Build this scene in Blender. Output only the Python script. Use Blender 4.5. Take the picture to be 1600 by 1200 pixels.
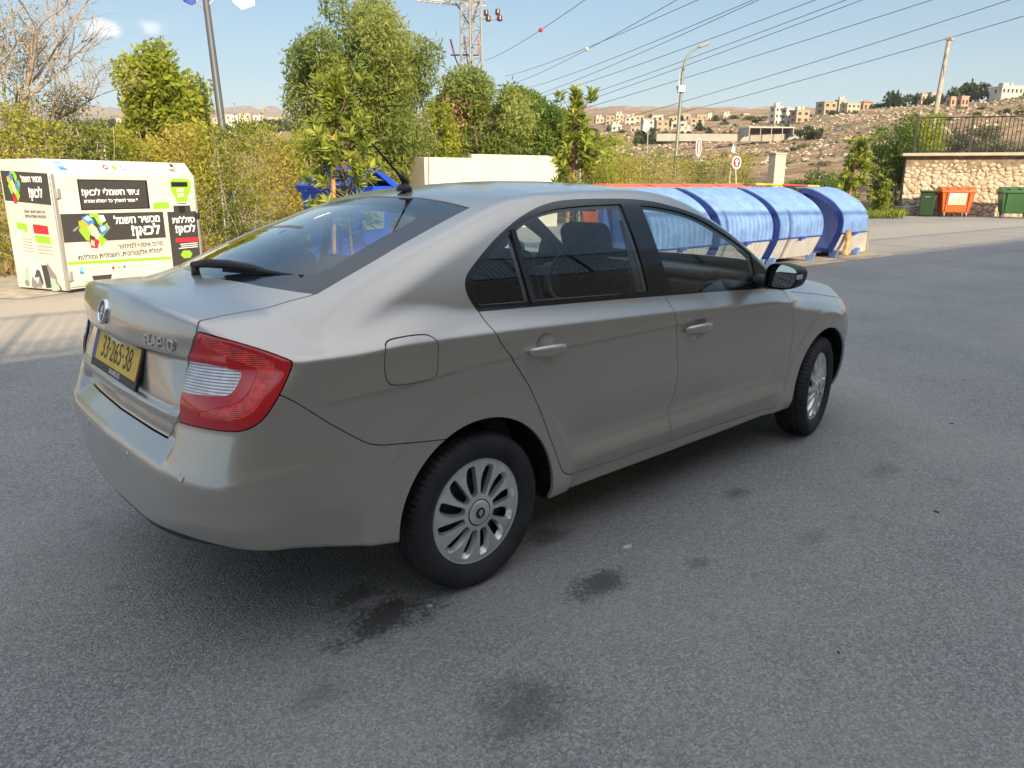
import bpy, bmesh, math, random
import numpy as np
from mathutils import Vector, Matrix
random.seed(7); rng=np.random.default_rng(7)
S=bpy.context.scene
for o in list(bpy.data.objects): bpy.data.objects.remove(o)
# ------------------------------------------------------------------ camera
cam_d=bpy.data.cameras.new('camera'); cam=bpy.data.objects.new('camera',cam_d)
S.collection.objects.link(cam); S.camera=cam
_yaw,_pit,_rol=0.836711,-0.263064,0.003081
_f=np.array([math.cos(_pit)*math.cos(_yaw),math.cos(_pit)*math.sin(_yaw),math.sin(_pit)])
_r=np.array([math.sin(_yaw),-math.cos(_yaw),0.]); _u=np.cross(_r,_f)
_r2=math.cos(_rol)*_r+math.sin(_rol)*_u; _u2=-math.sin(_rol)*_r+math.cos(_rol)*_u
CAM=np.array([-1.58940,-2.75570,1.45411])
cam.matrix_world=Matrix(((_r2[0],_u2[0],-_f[0],CAM[0]),(_r2[1],_u2[1],-_f[1],CAM[1]),(_r2[2],_u2[2],-_f[2],CAM[2]),(0,0,0,1)))
cam_d.sensor_width=36; cam_d.sensor_fit='HORIZONTAL'; cam_d.lens=1168.96/1600*36
cam_d.clip_start=.05; cam_d.clip_end=20000
# ------------------------------------------------------------------ light: low sun behind and right of the camera, sky
SUN_AZ=np.array([-.30,-.954]); SUN_EL=math.radians(23)
W=bpy.data.worlds.new('World'); S.world=W; W.use_nodes=True
nt=W.node_tree; bg=nt.nodes['Background']
sky=nt.nodes.new('ShaderNodeTexSky'); sky.sky_type='NISHITA'; sky.sun_disc=False
sky.sun_elevation=SUN_EL; sky.sun_rotation=math.atan2(SUN_AZ[0],SUN_AZ[1])
sky.air_density=1.0; sky.dust_density=1.2; sky.ozone_density=1.6; sky.altitude=200
_gm=nt.nodes.new('ShaderNodeGamma'); _gm.inputs[1].default_value=.55; nt.links.new(sky.outputs[0],_gm.inputs[0])     # hazy air evens the sky out
_hs=nt.nodes.new('ShaderNodeHueSaturation'); _hs.inputs['Saturation'].default_value=1.62; nt.links.new(_gm.outputs[0],_hs.inputs['Color'])
# bright veil added overhead, above the visible sky, to lift fill light in the shade
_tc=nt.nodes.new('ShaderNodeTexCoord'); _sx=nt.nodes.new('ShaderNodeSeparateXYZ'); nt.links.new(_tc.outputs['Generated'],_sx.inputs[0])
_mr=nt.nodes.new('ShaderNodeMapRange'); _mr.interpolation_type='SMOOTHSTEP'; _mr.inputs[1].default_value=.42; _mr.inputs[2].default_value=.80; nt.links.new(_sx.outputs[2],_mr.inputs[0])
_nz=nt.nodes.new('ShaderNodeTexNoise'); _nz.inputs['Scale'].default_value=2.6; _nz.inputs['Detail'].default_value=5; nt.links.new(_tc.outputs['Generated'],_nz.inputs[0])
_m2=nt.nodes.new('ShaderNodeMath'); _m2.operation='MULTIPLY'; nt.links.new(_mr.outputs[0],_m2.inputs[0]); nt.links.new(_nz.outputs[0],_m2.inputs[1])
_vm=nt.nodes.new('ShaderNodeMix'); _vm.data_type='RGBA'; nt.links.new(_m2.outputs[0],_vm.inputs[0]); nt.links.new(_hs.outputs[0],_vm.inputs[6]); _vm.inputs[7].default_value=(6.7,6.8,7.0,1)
# two small fair weather clouds low on the left
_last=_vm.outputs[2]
for _dir,_rad,_k in (((.2605,.9522,.1593),.028,.85),((.3059,.9377,.1650),.020,.45)):
    _vd=nt.nodes.new('ShaderNodeVectorMath'); _vd.operation='SUBTRACT'; nt.links.new(_tc.outputs['Generated'],_vd.inputs[0]); _vd.inputs[1].default_value=_dir
    _vs=nt.nodes.new('ShaderNodeVectorMath'); _vs.operation='MULTIPLY'; nt.links.new(_vd.outputs[0],_vs.inputs[0]); _vs.inputs[1].default_value=(1,1,1.7)
    _ln=nt.nodes.new('ShaderNodeVectorMath'); _ln.operation='LENGTH'; nt.links.new(_vs.outputs[0],_ln.inputs[0])
    _cn=nt.nodes.new('ShaderNodeTexNoise'); _cn.inputs['Scale'].default_value=45; _cn.inputs['Detail'].default_value=6; nt.links.new(_tc.outputs['Generated'],_cn.inputs[0])
    _ad=nt.nodes.new('ShaderNodeMath'); _ad.operation='MULTIPLY_ADD'; nt.links.new(_cn.outputs[0],_ad.inputs[0]); _ad.inputs[1].default_value=_rad*1.4; nt.links.new(_ln.outputs[1],_ad.inputs[2])
    _cr=nt.nodes.new('ShaderNodeMapRange'); _cr.interpolation_type='SMOOTHSTEP'; _cr.inputs[1].default_value=_rad*1.5; _cr.inputs[2].default_value=_rad*.75; _cr.inputs[4].default_value=_k; nt.links.new(_ad.outputs[0],_cr.inputs[0])
    _cm=nt.nodes.new('ShaderNodeMix'); _cm.data_type='RGBA'; nt.links.new(_cr.outputs[0],_cm.inputs[0]); nt.links.new(_last,_cm.inputs[6]); _cm.inputs[7].default_value=(5.2,4.9,4.7,1); _last=_cm.outputs[2]
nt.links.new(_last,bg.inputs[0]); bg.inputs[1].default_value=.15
sd_=bpy.data.lights.new('sun','SUN'); sun=bpy.data.objects.new('sun',sd_); S.collection.objects.link(sun)
sd_.energy=5.0; sd_.angle=math.radians(.5); sd_.color=(1,.81,.56)
_d=Vector((SUN_AZ[0]*math.cos(SUN_EL),SUN_AZ[1]*math.cos(SUN_EL),math.sin(SUN_EL)))
sun.rotation_euler=_d.to_track_quat('Z','Y').to_euler(); sun.location=(-10,-30,20)
S.view_settings.view_transform='Standard'; S.view_settings.look='None'
S.view_settings.exposure=1.0; S.view_settings.gamma=1
S.render.resolution_x=1024; S.render.resolution_y=768
S.cycles.max_bounces=8; S.cycles.transparent_max_bounces=24
# ------------------------------------------------------------------ helpers
COL=S.collection
def tag(o,label=None,cat=None,group=None,kind=None):
    for k,v in (('label',label),('category',cat),('group',group),('kind',kind)):
        if v: o[k]=v
    return o
def empty(name,loc=(0,0,0),rz=0.0,label=None,cat=None,group=None):
    o=bpy.data.objects.new(name,None); COL.objects.link(o); o.location=loc; o.rotation_euler=(0,0,rz)
    o.empty_display_size=.2
    return tag(o,label,cat,group)
def link(name,me,parent=None):
    o=bpy.data.objects.new(name,me); COL.objects.link(o)
    if parent: o.parent=parent
    return o
def copy_tree(o,parent=None):
    c=o.copy(); COL.objects.link(c)
    if parent: c.parent=parent
    for ch in list(o.children): copy_tree(ch,c)
    return c
MATS={}
def mat(name,col=(.5,.5,.5),rough=.5,metal=0,spec=.5,coat=0,coat_r=.05,var=0,vscale=6,bump=0,bscale=40,col2=None,emit=None,trans=0,alpha=1,detail=4):
    if name in MATS: return MATS[name]
    m=bpy.data.materials.new(name); m.use_nodes=True; n=m.node_tree.nodes; l=m.node_tree.links
    b=n['Principled BSDF']
    b.inputs['Base Color'].default_value=(*col,1); b.inputs['Roughness'].default_value=rough
    b.inputs['Metallic'].default_value=metal; b.inputs['Specular IOR Level'].default_value=spec
    b.inputs['Coat Weight'].default_value=coat; b.inputs['Coat Roughness'].default_value=coat_r
    tc=n.new('ShaderNodeTexCoord')
    if var or col2:
        t=n.new('ShaderNodeTexNoise'); t.inputs['Scale'].default_value=vscale; t.inputs['Detail'].default_value=detail
        l.new(tc.outputs['Object'],t.inputs['Vector'])
        r=n.new('ShaderNodeValToRGB'); e=r.color_ramp.elements
        c2=col2 if col2 else tuple(min(1,c*(1+var)) for c in col)
        c1=col if col2 else tuple(c*(1-var) for c in col)
        e[0].position=.35; e[1].position=.65; e[0].color=(*c1,1); e[1].color=(*c2,1)
        l.new(t.outputs[0],r.inputs[0]); l.new(r.outputs[0],b.inputs['Base Color'])
    if bump:
        t2=n.new('ShaderNodeTexNoise'); t2.inputs['Scale'].default_value=bscale; t2.inputs['Detail'].default_value=5
        l.new(tc.outputs['Object'],t2.inputs['Vector'])
        bp=n.new('ShaderNodeBump'); bp.inputs['Strength'].default_value=bump; bp.inputs['Distance'].default_value=.01
        l.new(t2.outputs[0],bp.inputs['Height']); l.new(bp.outputs[0],b.inputs['Normal'])
    MATS[name]=m; return m
def glass_mat(name,tint=(.75,.85,.85),refl=1.0):
    if name in MATS: return MATS[name]
    m=bpy.data.materials.new(name); m.use_nodes=True; n=m.node_tree.nodes; l=m.node_tree.links
    n.remove(n['Principled BSDF']); out=n['Material Output']
    t=n.new('ShaderNodeBsdfTransparent'); t.inputs[0].default_value=(*tint,1)
    g=n.new('ShaderNodeBsdfGlossy'); g.inputs['Roughness'].default_value=.01
    f=n.new('ShaderNodeFresnel'); ge=n.new('ShaderNodeNewGeometry'); io=n.new('ShaderNodeMath'); io.operation='MULTIPLY_ADD'; io.inputs[1].default_value=1/1.52-1.52; io.inputs[2].default_value=1.52; l.new(ge.outputs['Backfacing'],io.inputs[0]); l.new(io.outputs[0],f.inputs[0])
    mu=n.new('ShaderNodeMath'); mu.operation='MULTIPLY'; mu.inputs[1].default_value=1.8*refl; mu.use_clamp=True
    mx=n.new('ShaderNodeMixShader')
    l.new(f.outputs[0],mu.inputs[0]); l.new(mu.outputs[0],mx.inputs[0]); l.new(t.outputs[0],mx.inputs[1]); l.new(g.outputs[0],mx.inputs[2]); l.new(mx.outputs[0],out.inputs[0])
    MATS[name]=m; return m
class MB:
    """collects geometry for ONE mesh object"""
    def __init__(s): s.v=[]; s.f=[]; s.mi=[]; s.m=0
    def add(s,vs,fs):
        k=len(s.v); s.v+= [tuple(map(float,v)) for v in vs]; s.f+=[tuple(i+k for i in f) for f in fs]; s.mi+=[s.m]*len(fs); return s
    def box(s,c,d,rz=0,taper=1.0,rot=None):
        x,y,z=[q/2 for q in d]; vs=[]
        for sz,k in ((-1,1.0),(1,taper)):
            for sx,sy in ((-1,-1),(1,-1),(1,1),(-1,1)): vs.append([sx*x*k,sy*y*k,sz*z])
        R=rot if rot is not None else Matrix.Rotation(rz,3,'Z')
        vs=[R@Vector(v)+Vector(c) for v in vs]
        return s.add(vs,[(3,2,1,0),(4,5,6,7),(0,1,5,4),(1,2,6,5),(2,3,7,6),(3,0,4,7)])
    def tube(s,pts,r,n=8,cap=True):
        pts=[Vector(p) for p in pts]; rs=r if hasattr(r,'__len__') else [r]*len(pts)
        k=len(s.v); vs=[]; fs=[]
        t0=(pts[1]-pts[0]).normalized(); a=t0.orthogonal().normalized()
        for i,p in enumerate(pts):
            t=(pts[min(i+1,len(pts)-1)]-pts[max(i-1,0)]).normalized()
            a=(a-t*a.dot(t)); a=a.normalized() if a.length>1e-6 else t.orthogonal().normalized(); b=t.cross(a)
            for j in range(n):
                q=2*math.pi*j/n; vs.append(p+(a*math.cos(q)+b*math.sin(q))*rs[i])
        for i in range(len(pts)-1):
            for j in range(n):
                fs.append((i*n+j,i*n+(j+1)%n,(i+1)*n+(j+1)%n,(i+1)*n+j))
        if cap: fs+= [tuple(range(n-1,-1,-1)),tuple((len(pts)-1)*n+j for j in range(n))]
        return s.add(vs,fs)
    def lathe(s,prof,n=48,axis='Z',c=(0,0,0),closed=False):
        vs=[]; fs=[]; m=len(prof)
        for i in range(n):
            q=2*math.pi*i/n
            for (r,h) in prof:
                if axis=='Z': v=(r*math.cos(q),r*math.sin(q),h)
                elif axis=='Y': v=(r*math.cos(q),h,r*math.sin(q))
                else: v=(h,r*math.cos(q),r*math.sin(q))
                vs.append((v[0]+c[0],v[1]+c[1],v[2]+c[2]))
        for i in range(n):
            i2=(i+1)%n
            for j in range(m-1 if not closed else m):
                j2=(j+1)%m; fs.append((i*m+j,i2*m+j,i2*m+j2,i*m+j2))
        return s.add(vs,fs)
    def prism(s,poly,o,ux,uy,un,t):
        """polygon (2D) in plane o+ux*a+uy*b, thickness t along un"""
        o,ux,uy,un=map(Vector,(o,ux,uy,un)); n=len(poly)
        vs=[o+ux*a+uy*b for a,b in poly]+[o+ux*a+uy*b+un*t for a,b in poly]
        fs=[tuple(range(n-1,-1,-1)),tuple(range(n,2*n))]+[(i,(i+1)%n,n+(i+1)%n,n+i) for i in range(n)]
        return s.add(vs,fs)
    def build(s,name,m,parent=None,smooth=False,bevel=0,seg=2,sub=0,angle=None):
        me=bpy.data.meshes.new(name); me.from_pydata(s.v,[],s.f)
        for q in (m if isinstance(m,(list,tuple)) else [m]): me.materials.append(q)
        if any(s.mi): me.polygons.foreach_set('material_index',s.mi)
        bm=bmesh.new(); bm.from_mesh(me); bmesh.ops.recalc_face_normals(bm,faces=bm.faces); bm.to_mesh(me); bm.free()
        o=link(name,me,parent)
        if bevel:
            b=o.modifiers.new('bevel','BEVEL'); b.width=bevel; b.segments=seg; b.limit_method='ANGLE'; b.angle_limit=math.radians(35)
        if sub:
            b=o.modifiers.new('sub','SUBSURF'); b.levels=sub; b.render_levels=sub
        if smooth or bevel or sub:
            me.polygons.foreach_set('use_smooth',[True]*len(me.polygons))
            if angle or bevel:
                try: me.set_sharp_from_angle(angle=angle or math.radians(40))
                except Exception: pass
        return o
def tri_mesh(name,V,F,m,parent=None,N=None,smooth=True):
    """numpy vertices + triangles, with given shading normals"""
    me=bpy.data.meshes.new(name)
    me.vertices.add(len(V)); me.vertices.foreach_set('co',np.ascontiguousarray(V,np.float32).ravel())
    nf=len(F); k=F.shape[1]
    me.loops.add(nf*k); me.loops.foreach_set('vertex_index',np.ascontiguousarray(F,np.int32).ravel())
    me.polygons.add(nf); me.polygons.foreach_set('loop_start',np.arange(0,nf*k,k,dtype=np.int32))
    me.update(calc_edges=True); me.validate()
    if smooth: me.polygons.foreach_set('use_smooth',[True]*len(me.polygons))
    if N is not None and len(me.vertices)==len(V):
        me.normals_split_custom_set_from_vertices([tuple(n) for n in N])
    for q in (m if isinstance(m,(list,tuple)) else [m]): me.materials.append(q)
    return link(name,me,parent)
def text_mesh(body,size,name,m,parent=None,mw=None,ext=.001,align='CENTER',sx=1.0):
    c=bpy.data.curves.new(name,'FONT'); c.body=body; c.size=size; c.extrude=ext; c.align_x=align; c.align_y='CENTER'
    o=bpy.data.objects.new(name,c); COL.objects.link(o)
    bpy.context.view_layer.update()
    me=bpy.data.meshes.new_from_object(o.evaluated_get(bpy.context.evaluated_depsgraph_get()))
    bpy.data.objects.remove(o); bpy.data.curves.remove(c)
    if sx!=1.0: me.transform(Matrix.Diagonal((sx,1,1,1)))
    if mw is not None: me.transform(mw)
    me.materials.clear(); me.materials.append(m)
    return link(name,me,parent) if name else me
def join_meshes(name,mes,parent=None):
    """several meshes, one object; each mesh keeps its material"""
    bm=bmesh.new(); mats=[]
    for me in mes:
        k=len(bm.faces); bm.from_mesh(me); bm.faces.ensure_lookup_table()
        mt=me.materials[0]
        if mt not in mats: mats.append(mt)
        for f in bm.faces[k:]: f.material_index=mats.index(mt)
    o=bpy.data.meshes.new(name); bm.to_mesh(o); bm.free()
    for q in mats: o.materials.append(q)
    return link(name,o,parent)
# --- cutting numpy triangle meshes by a signed distance per vertex
def cut(M,sd):
    V,N,F=M; ins=sd<0
    c=ins[F].sum(1)
    keepi=F[c==3]; keepo=F[c==0]; mix=F[(c==1)|(c==2)]
    if len(mix)==0:
        return compact((V,N,keepi)),compact((V,N,keepo))
    e=np.concatenate([mix[:,[0,1]],mix[:,[1,2]],mix[:,[2,0]]]); e=np.sort(e,1)
    e=e[ins[e[:,0]]!=ins[e[:,1]]]; ue=np.unique(e,axis=0)
    t=sd[ue[:,0]]/(sd[ue[:,0]]-sd[ue[:,1]]); t=np.clip(t,.0005,.9995)[:,None]
    nv=V[ue[:,0]]*(1-t)+V[ue[:,1]]*t; nn=unit(N[ue[:,0]]*(1-t)+N[ue[:,1]]*t)
    n0=len(V); key=ue[:,0].astype(np.int64)*(n0+1)+ue[:,1]
    def idx(a,b):
        lo=np.minimum(a,b).astype(np.int64); hi=np.maximum(a,b); return n0+np.searchsorted(key,lo*(n0+1)+hi)
    fi=[keepi]; fo=[keepo]
    for want,one,two in ((1,fi,fo),(2,fo,fi)):
        m=mix[ins[mix].sum(1)==want]
        if len(m)==0: continue
        flag=ins[m] if want==1 else ~ins[m]
        k=np.argmax(flag,1); ar=np.arange(len(m))
        a=m[ar,k]; b=m[ar,(k+1)%3]; c_=m[ar,(k+2)%3]
        ab=idx(a,b); ac=idx(a,c_)
        one.append(np.stack([a,ab,ac],1)); two.append(np.stack([ab,b,c_],1)); two.append(np.stack([ab,c_,ac],1))
    V2=np.concatenate([V,nv]); N2=np.concatenate([N,nn])
    return compact((V2,N2,np.concatenate(fi))),compact((V2,N2,np.concatenate(fo)))
def compact(M):
    V,N,F=M
    if len(F)==0: return np.zeros((0,3)),np.zeros((0,3)),np.zeros((0,3),int)
    u,inv=np.unique(F,return_inverse=True)
    return V[u],N[u],inv.reshape(F.shape)
def poly_sd(P,poly):
    """signed distance of 2D points to a polygon, negative inside"""
    A=np.array(poly,float); B=np.roll(A,-1,0); d=np.full(len(P),1e9); ins=np.zeros(len(P),bool)
    for a,b in zip(A,B):
        ab=b-a; L=ab@ab
        if L<1e-12: continue
        t=np.clip(((P-a)@ab)/L,0,1); q=P-(a+t[:,None]*ab); d=np.minimum(d,q[:,0]**2+q[:,1]**2)
        c=((a[1]>P[:,1])!=(b[1]>P[:,1]))
        xi=a[0]+(P[:,1]-a[1])*(b[0]-a[0])/(b[1]-a[1] if abs(b[1]-a[1])>1e-12 else 1e-12)
        ins^=c&(P[:,0]<xi)
    d=np.sqrt(d); return np.where(ins,-d,d)
def chaikin(poly,it=2,ang=48,closed=True):
    P=[np.array(p,float) for p in poly]
    for _ in range(it):
        Q=[]; n=len(P)
        for i in range(n):
            if not closed and i in (0,n-1): Q.append(P[i]); continue
            a,b,c=P[i-1],P[i],P[(i+1)%n]; u=b-a; v=c-b
            cs=(u@v)/max(np.linalg.norm(u)*np.linalg.norm(v),1e-9)
            if cs<math.cos(math.radians(ang)): Q.append(b)
            else: Q+= [b-u*.25,b+v*.25]
        P=Q
    return [tuple(p) for p in P]
def mirror(M):
    V,N,F=M; s=np.array([1,-1,1]); return V*s,N*s,F[:,::-1].copy()
def both(M):
    """right half + mirrored left half welded on the centre plane"""
    V,N,F=M; n=len(V); V2,N2,F2=mirror(M)
    mid=np.abs(V[:,1])<1e-5; mp=np.where(mid,np.arange(n),np.arange(n)+n)
    VV=np.concatenate([V,V2]); NN=np.concatenate([N,N2]); NN[:n][mid]=unit(NN[:n][mid]*[1,0,1])
    return compact((VV,NN,np.concatenate([F,mp[F2]])))
def rim(M,depth=.012,skip=None):
    """fold the open edges of a panel inwards"""
    V,N,F=M
    e=np.concatenate([F[:,[0,1]],F[:,[1,2]],F[:,[2,0]]]); s=np.sort(e,1)
    u,ix,ct=np.unique(s,axis=0,return_index=True,return_counts=True)
    b=e[ix[ct==1]]
    if skip is not None:
        k=~(skip(V[b[:,0]])&skip(V[b[:,1]])); b=b[k]
    if len(b)==0: return M
    n=len(V); m=len(b)
    a0,b0=V[b[:,0]],V[b[:,1]]; a1=a0-N[b[:,0]]*depth; b1=b0-N[b[:,1]]*depth
    en=unit(np.cross(b0-a0,N[b[:,0]]))
    # rounded edge: shading normal blends at the lip
    NV=np.concatenate([a0,b0,b1,a1]); NN=np.concatenate([unit(en+.35*N[b[:,0]]),unit(en+.35*N[b[:,1]]),en,en])
    i=np.arange(m); q1=np.stack([n+i+m,n+i,n+i+3*m],1); q2=np.stack([n+i+m,n+i+3*m,n+i+2*m],1)
    return np.concatenate([V,NV]),np.concatenate([N,NN]),np.concatenate([F,q1,q2])
# ------------------------------------------------------------------ car body surface
# car space: x forward from the rear axle, y to the left, z up; w = |y|
def crv(pts, sig=0.0):
    xs=np.array([p[0] for p in pts],float); ys=np.array([p[1] for p in pts],float)
    if sig<=0: return lambda t: np.interp(t,xs,ys)
    st=sig/4.0; fx=np.arange(xs[0]-4*sig,xs[-1]+4*sig,st)
    fy=np.interp(fx,xs,ys)
    fy=np.where(fx<xs[0], ys[0]+(fx-xs[0])*(ys[1]-ys[0])/(xs[1]-xs[0]), fy)
    fy=np.where(fx>xs[-1], ys[-1]+(fx-xs[-1])*(ys[-1]-ys[-2])/(xs[-1]-xs[-2]), fy)
    k=np.exp(-0.5*(np.arange(-12,13)*st/sig)**2); k/=k.sum()
    fy=np.convolve(np.pad(fy,12,mode='edge'),k,'valid')
    return lambda t: np.interp(t,fx,fy)
def sp(t,k): return k*np.logaddexp(0,np.clip(t/k,-60,60))
def smax(a,b,k):
    h=np.clip(0.5+0.5*(a-b)/k,0,1); return b+(a-b)*h+k*h*(1-h)
def smin(a,b,k): return -smax(-a,-b,k)
def sst(t,a,b):
    u=np.clip((t-a)/(b-a),0,1); return u*u*(3-2*u)

RA=(-0.005,0.305); FA=(2.588,0.300)      # wheel arch centres
RARCH=0.355
ZC=crv([(-1.2,0.995),(-.65,0.968),(0.05,0.954),(1.07,0.915),(2.07,0.864),(2.75,0.79),(3.3,.71)],.12)
WM=crv([(-1.1,.800),(-.8,.822),(-.4,.836),(0,.843),(.6,.846),(1.2,.847),(1.9,.841),(2.4,.834),(2.6,.828),(2.8,.815),(2.95,.795),(3.1,.745),(3.25,.64),(3.45,.43)],.08)
DOORLOW=crv([(.2,-.045),(.30,-.022),(.335,-.008),(.375,.005),(.395,.004),(.44,-.017),(.475,-.020),(.56,-.006),(.62,0),(.9,0)],.007)
UNDER=crv([(-.9,0),(-.35,0),(-.2,.002),(-.1,.001),(-.03,-.002),(0,0),(.05,0)],.005)
BUMPLOW=crv([(.15,-.08),(.26,-.040),(.33,-.020),(.385,-.006),(.405,-.001),(.43,.002),(.50,.006),(.62,.009),(.645,.009),(.665,.001),(.74,-.006),(.8,-.004)],.006)
RP=crv([(.15,-.90),(.26,-.930),(.33,-.945),(.385,-.977),(.405,-.986),(.50,-.994),(.60,-.996),(.628,-.990),(.640,-.981),(.660,-.960),(.685,-.936),(.696,-.925),(.715,-.926),(.765,-.946),(.79,-.946),(.945,-.928),(.956,-.947),(1.02,-.948),(1.07,-.933),(1.112,-.911),(1.2,-.86)],.007)
RPC=crv([(.15,-.90),(.26,-.930),(.33,-.945),(.385,-.977),(.405,-.986),(.50,-.994),(.60,-.996),(.628,-.992),(.640,-.985),(.70,-.962),(.765,-.940),(.80,-.938),(.945,-.935),(.956,-.941),(1.02,-.944),(1.07,-.933),(1.112,-.911),(1.2,-.86)],.007)
FP=crv([(.1,3.25),(.25,3.36),(.4,3.43),(.55,3.45),(.66,3.44),(.75,3.39),(.85,3.30)],.03)
AU=crv([(0,0),(.2,.008),(.4,.037),(.5,.058),(.6,.085),(.7,.142),(.8,.262),(.9,.42),(1.0,.6)],.03)
AB=crv([(0,0),(.3,.008),(.5,.022),(.6,.036),(.7,.066),(.8,.13),(.9,.26),(1.0,.5)],.03)
ZT=crv([(-1.2,1.112),(-.91,1.112),(-.62,1.116),(-.45,1.116),(-.15,1.16),(1.7,1.16),(1.95,1.075),(2.15,1.03),(2.35,1.008),(2.6,.968),(3.0,.893),(3.25,.815),(3.4,.73),(3.6,.55)],.04)
ZB=crv([(-1.2,.42),(-.89,.42),(-.744,.392),(-.512,.330),(-.39,.306),(-.32,.30),(-.26,.25),(2.9,.235),(3.3,.22),(3.6,.2)],.05)
ZR=crv([(-1.3,-.4),(-.80,1.01),(-.62,1.117),(-.3,1.243),(0,1.340),(.10,1.369),(.19,1.395),(.3,1.420),(.5,1.447),(.75,1.461),(1.0,1.462),(1.2,1.452),(1.4,1.425),(1.55,1.387),(1.8,1.265),(2.0,1.150),(2.2,1.02),(2.4,.90),(2.9,.2)],.05)
YG=crv([(.7,.11),(.9,.030),(1.0,0),(1.1,-.034),(1.2,-.074),(1.3,-.121),(1.39,-.170),(1.46,-.22)],.04)
TX=crv([(-1.1,-.13),(-.5,-.040),(-.1,-.008),(.3,0),(1.2,0),(1.6,-.004),(2.05,-.028),(2.4,-.08)],.12)

def body_f(x,y,z):
    w=np.abs(y)
    wm=WM(x)
    dz=z-ZC(x)
    door=sst(x,.36,.52)*(1-sst(x,1.98,2.14))
    rearb=1-sst(x,-.72,-.40); frontb=sst(x,2.85,3.0)
    zl=.085*sst(w,.25,.72)*(1-sst(z,.53,.64))
    ws=wm-.82*sp(dz,.004)+UNDER(np.clip(dz,-.9,.05))+door*DOORLOW(np.clip(z,.2,.9))+(rearb+frontb)*BUMPLOW(np.clip(z-zl,.15,.8))
    ws=ws+(1-door-rearb-frontb).clip(0,1)*(-.25)*sp(.30-z,.01)
    for (cx,cz) in (RA,FA):
        r=np.hypot(x-cx,z-cz)
        ws=smax(ws,wm+.005-.50*sp(r-.452,.005)-.5*sp(.29-z,.01),.004)
    fs=(w-ws)*.95
    zl=.085*sst(w,.25,.72)*(1-sst(z,.53,.64))
    b=sst(z,.80,1.0)
    a=AB(w)*(1-b)+AU(w)*b
    rec=.0*w
    # number plate recess and the folded facet beside it
    lowz=sst(z,.785,.805)*(1-sst(z,.948,.957))
    rec=.013*lowz*(1-sst(w,.525,.55))+.13*sp(w-(.515-.60*(z-.78)),.004)*lowz*(1-sst(w,.528,.55))
    cb=sst(w,.475,.55)
    fr=(RP(z-zl)*(1-cb)+RPC(z-zl)*cb+a+rec-x)*.9
    ff=(x-(FP(z)-.24*(w/.6)**2.3))*.9
    top=ZT(x)-.045*(w/.6)**2-(.30+.22*sst(x,1.8,2.4))*sp(w-.60,.015)
    ft=(z-top)*.95
    fb=ZB(x)-.065*(1-sst(w,.35,.80))*(1-sst(x,-.95,-.5))-z
    kc=.06-.03*sst(z,.80,.95)
    L=smax(fs,fr,kc)
    L=smax(L,ff,.10)
    L=smax(L,ft,.018+.03*sst(x,1.6,2.2))
    L=smax(L,fb,.02)
    rb=1-sst(x,.1,.75); fw=sst(x,.9,1.4)
    xx=x-rb*.375*w*w+fw*.22*w*w
    zr=ZR(xx)-(1-rb)*(.12-.05*fw)*w*w-rb*.02*w*w
    yg=.805+YG(np.clip(z,.7,1.46))+TX(x)
    kg=.055+.015*(1-sst(x,-.4,.2))-.02*sst(x,1.4,1.9)
    G=smax(smax((w-yg)*.92,(z-zr)*.93,kg),.86-z,.01)
    kk=.02+.045*(1-sst(x,-.35,.0))+.02*sst(x,1.9,2.2)
    return smin(L,G,kk)
def body_n(P,e=.0015):
    x,y,z=P[:,0],P[:,1],P[:,2]
    g=np.stack([body_f(x+e,y,z)-body_f(x-e,y,z),body_f(x,y+e,z)-body_f(x,y-e,z),body_f(x,y,z+e)-body_f(x,y,z-e)],1)/(2*e)
    return g
def unit(v): return v/np.maximum(np.linalg.norm(v,axis=-1,keepdims=True),1e-9)
# panel outlines: side views are (x,z), the lamp is (diagonal,z), tops are (x,w)
DLO=[(.0247,1.0265),(.0052,1.0599),(-.0049,1.0903),(-.0031,1.1196),(.0071,1.1408),(.0202,1.1546),(.0524,1.1784),(.098,1.2092),(.1378,1.2343),(.1782,1.2583),(.2215,1.2803),(.2655,1.3013),(.3033,1.3179),(.3414,1.3327),(.3974,1.3514),(.4543,1.3666),(.5169,1.378),(.5794,1.3855),(.6587,1.389),(.7518,1.3905),(.8815,1.390),(.9743,1.3882),(1.0677,1.3839),(1.139,1.3769),(1.2103,1.3660),(1.2835,1.3520),(1.3594,1.3359),(1.4285,1.3179),(1.50,1.297),(1.5708,1.2730),(1.648,1.2399),(1.7382,1.2000),(1.7928,1.1680),(1.8541,1.1293),(1.9182,1.0837),(1.9736,1.0401),(2.045,.975),(1.98,.9320),(1.8927,.9410),(1.5022,.9640),(1.2451,.9760),(1.0428,.9855),(.5735,1.0062)]
GREAR=[(.2901,1.2868),(.3407,1.3088),(.4096,1.333),(.4778,1.3482),(.5701,1.3590),(.7285,1.3660),(.9322,1.3674),(.9383,1.2923),(.9485,1.1872),(.9535,1.0868),(.9542,1.0091),(.5093,1.028),(.2974,1.036)]
GQUART=[(.2593,1.275),(.1626,1.2189),(.0972,1.1792),(.0461,1.1454),(.0235,1.1175),(.0198,1.0882),(.035,1.046),(.2707,1.0366)]
GFRONT=[(1.059,1.3598),(1.1504,1.3535),(1.2873,1.334),(1.3788,1.3142),(1.44,1.2960),(1.5096,1.2697),(1.6183,1.2198),(1.736,1.1619),(1.8264,1.1109),(1.8296,.9897),(1.8005,.9587),(1.5039,.9728),(1.2474,.9839),(1.1039,.992),(1.0827,1.1149),(1.0681,1.2461)]
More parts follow.
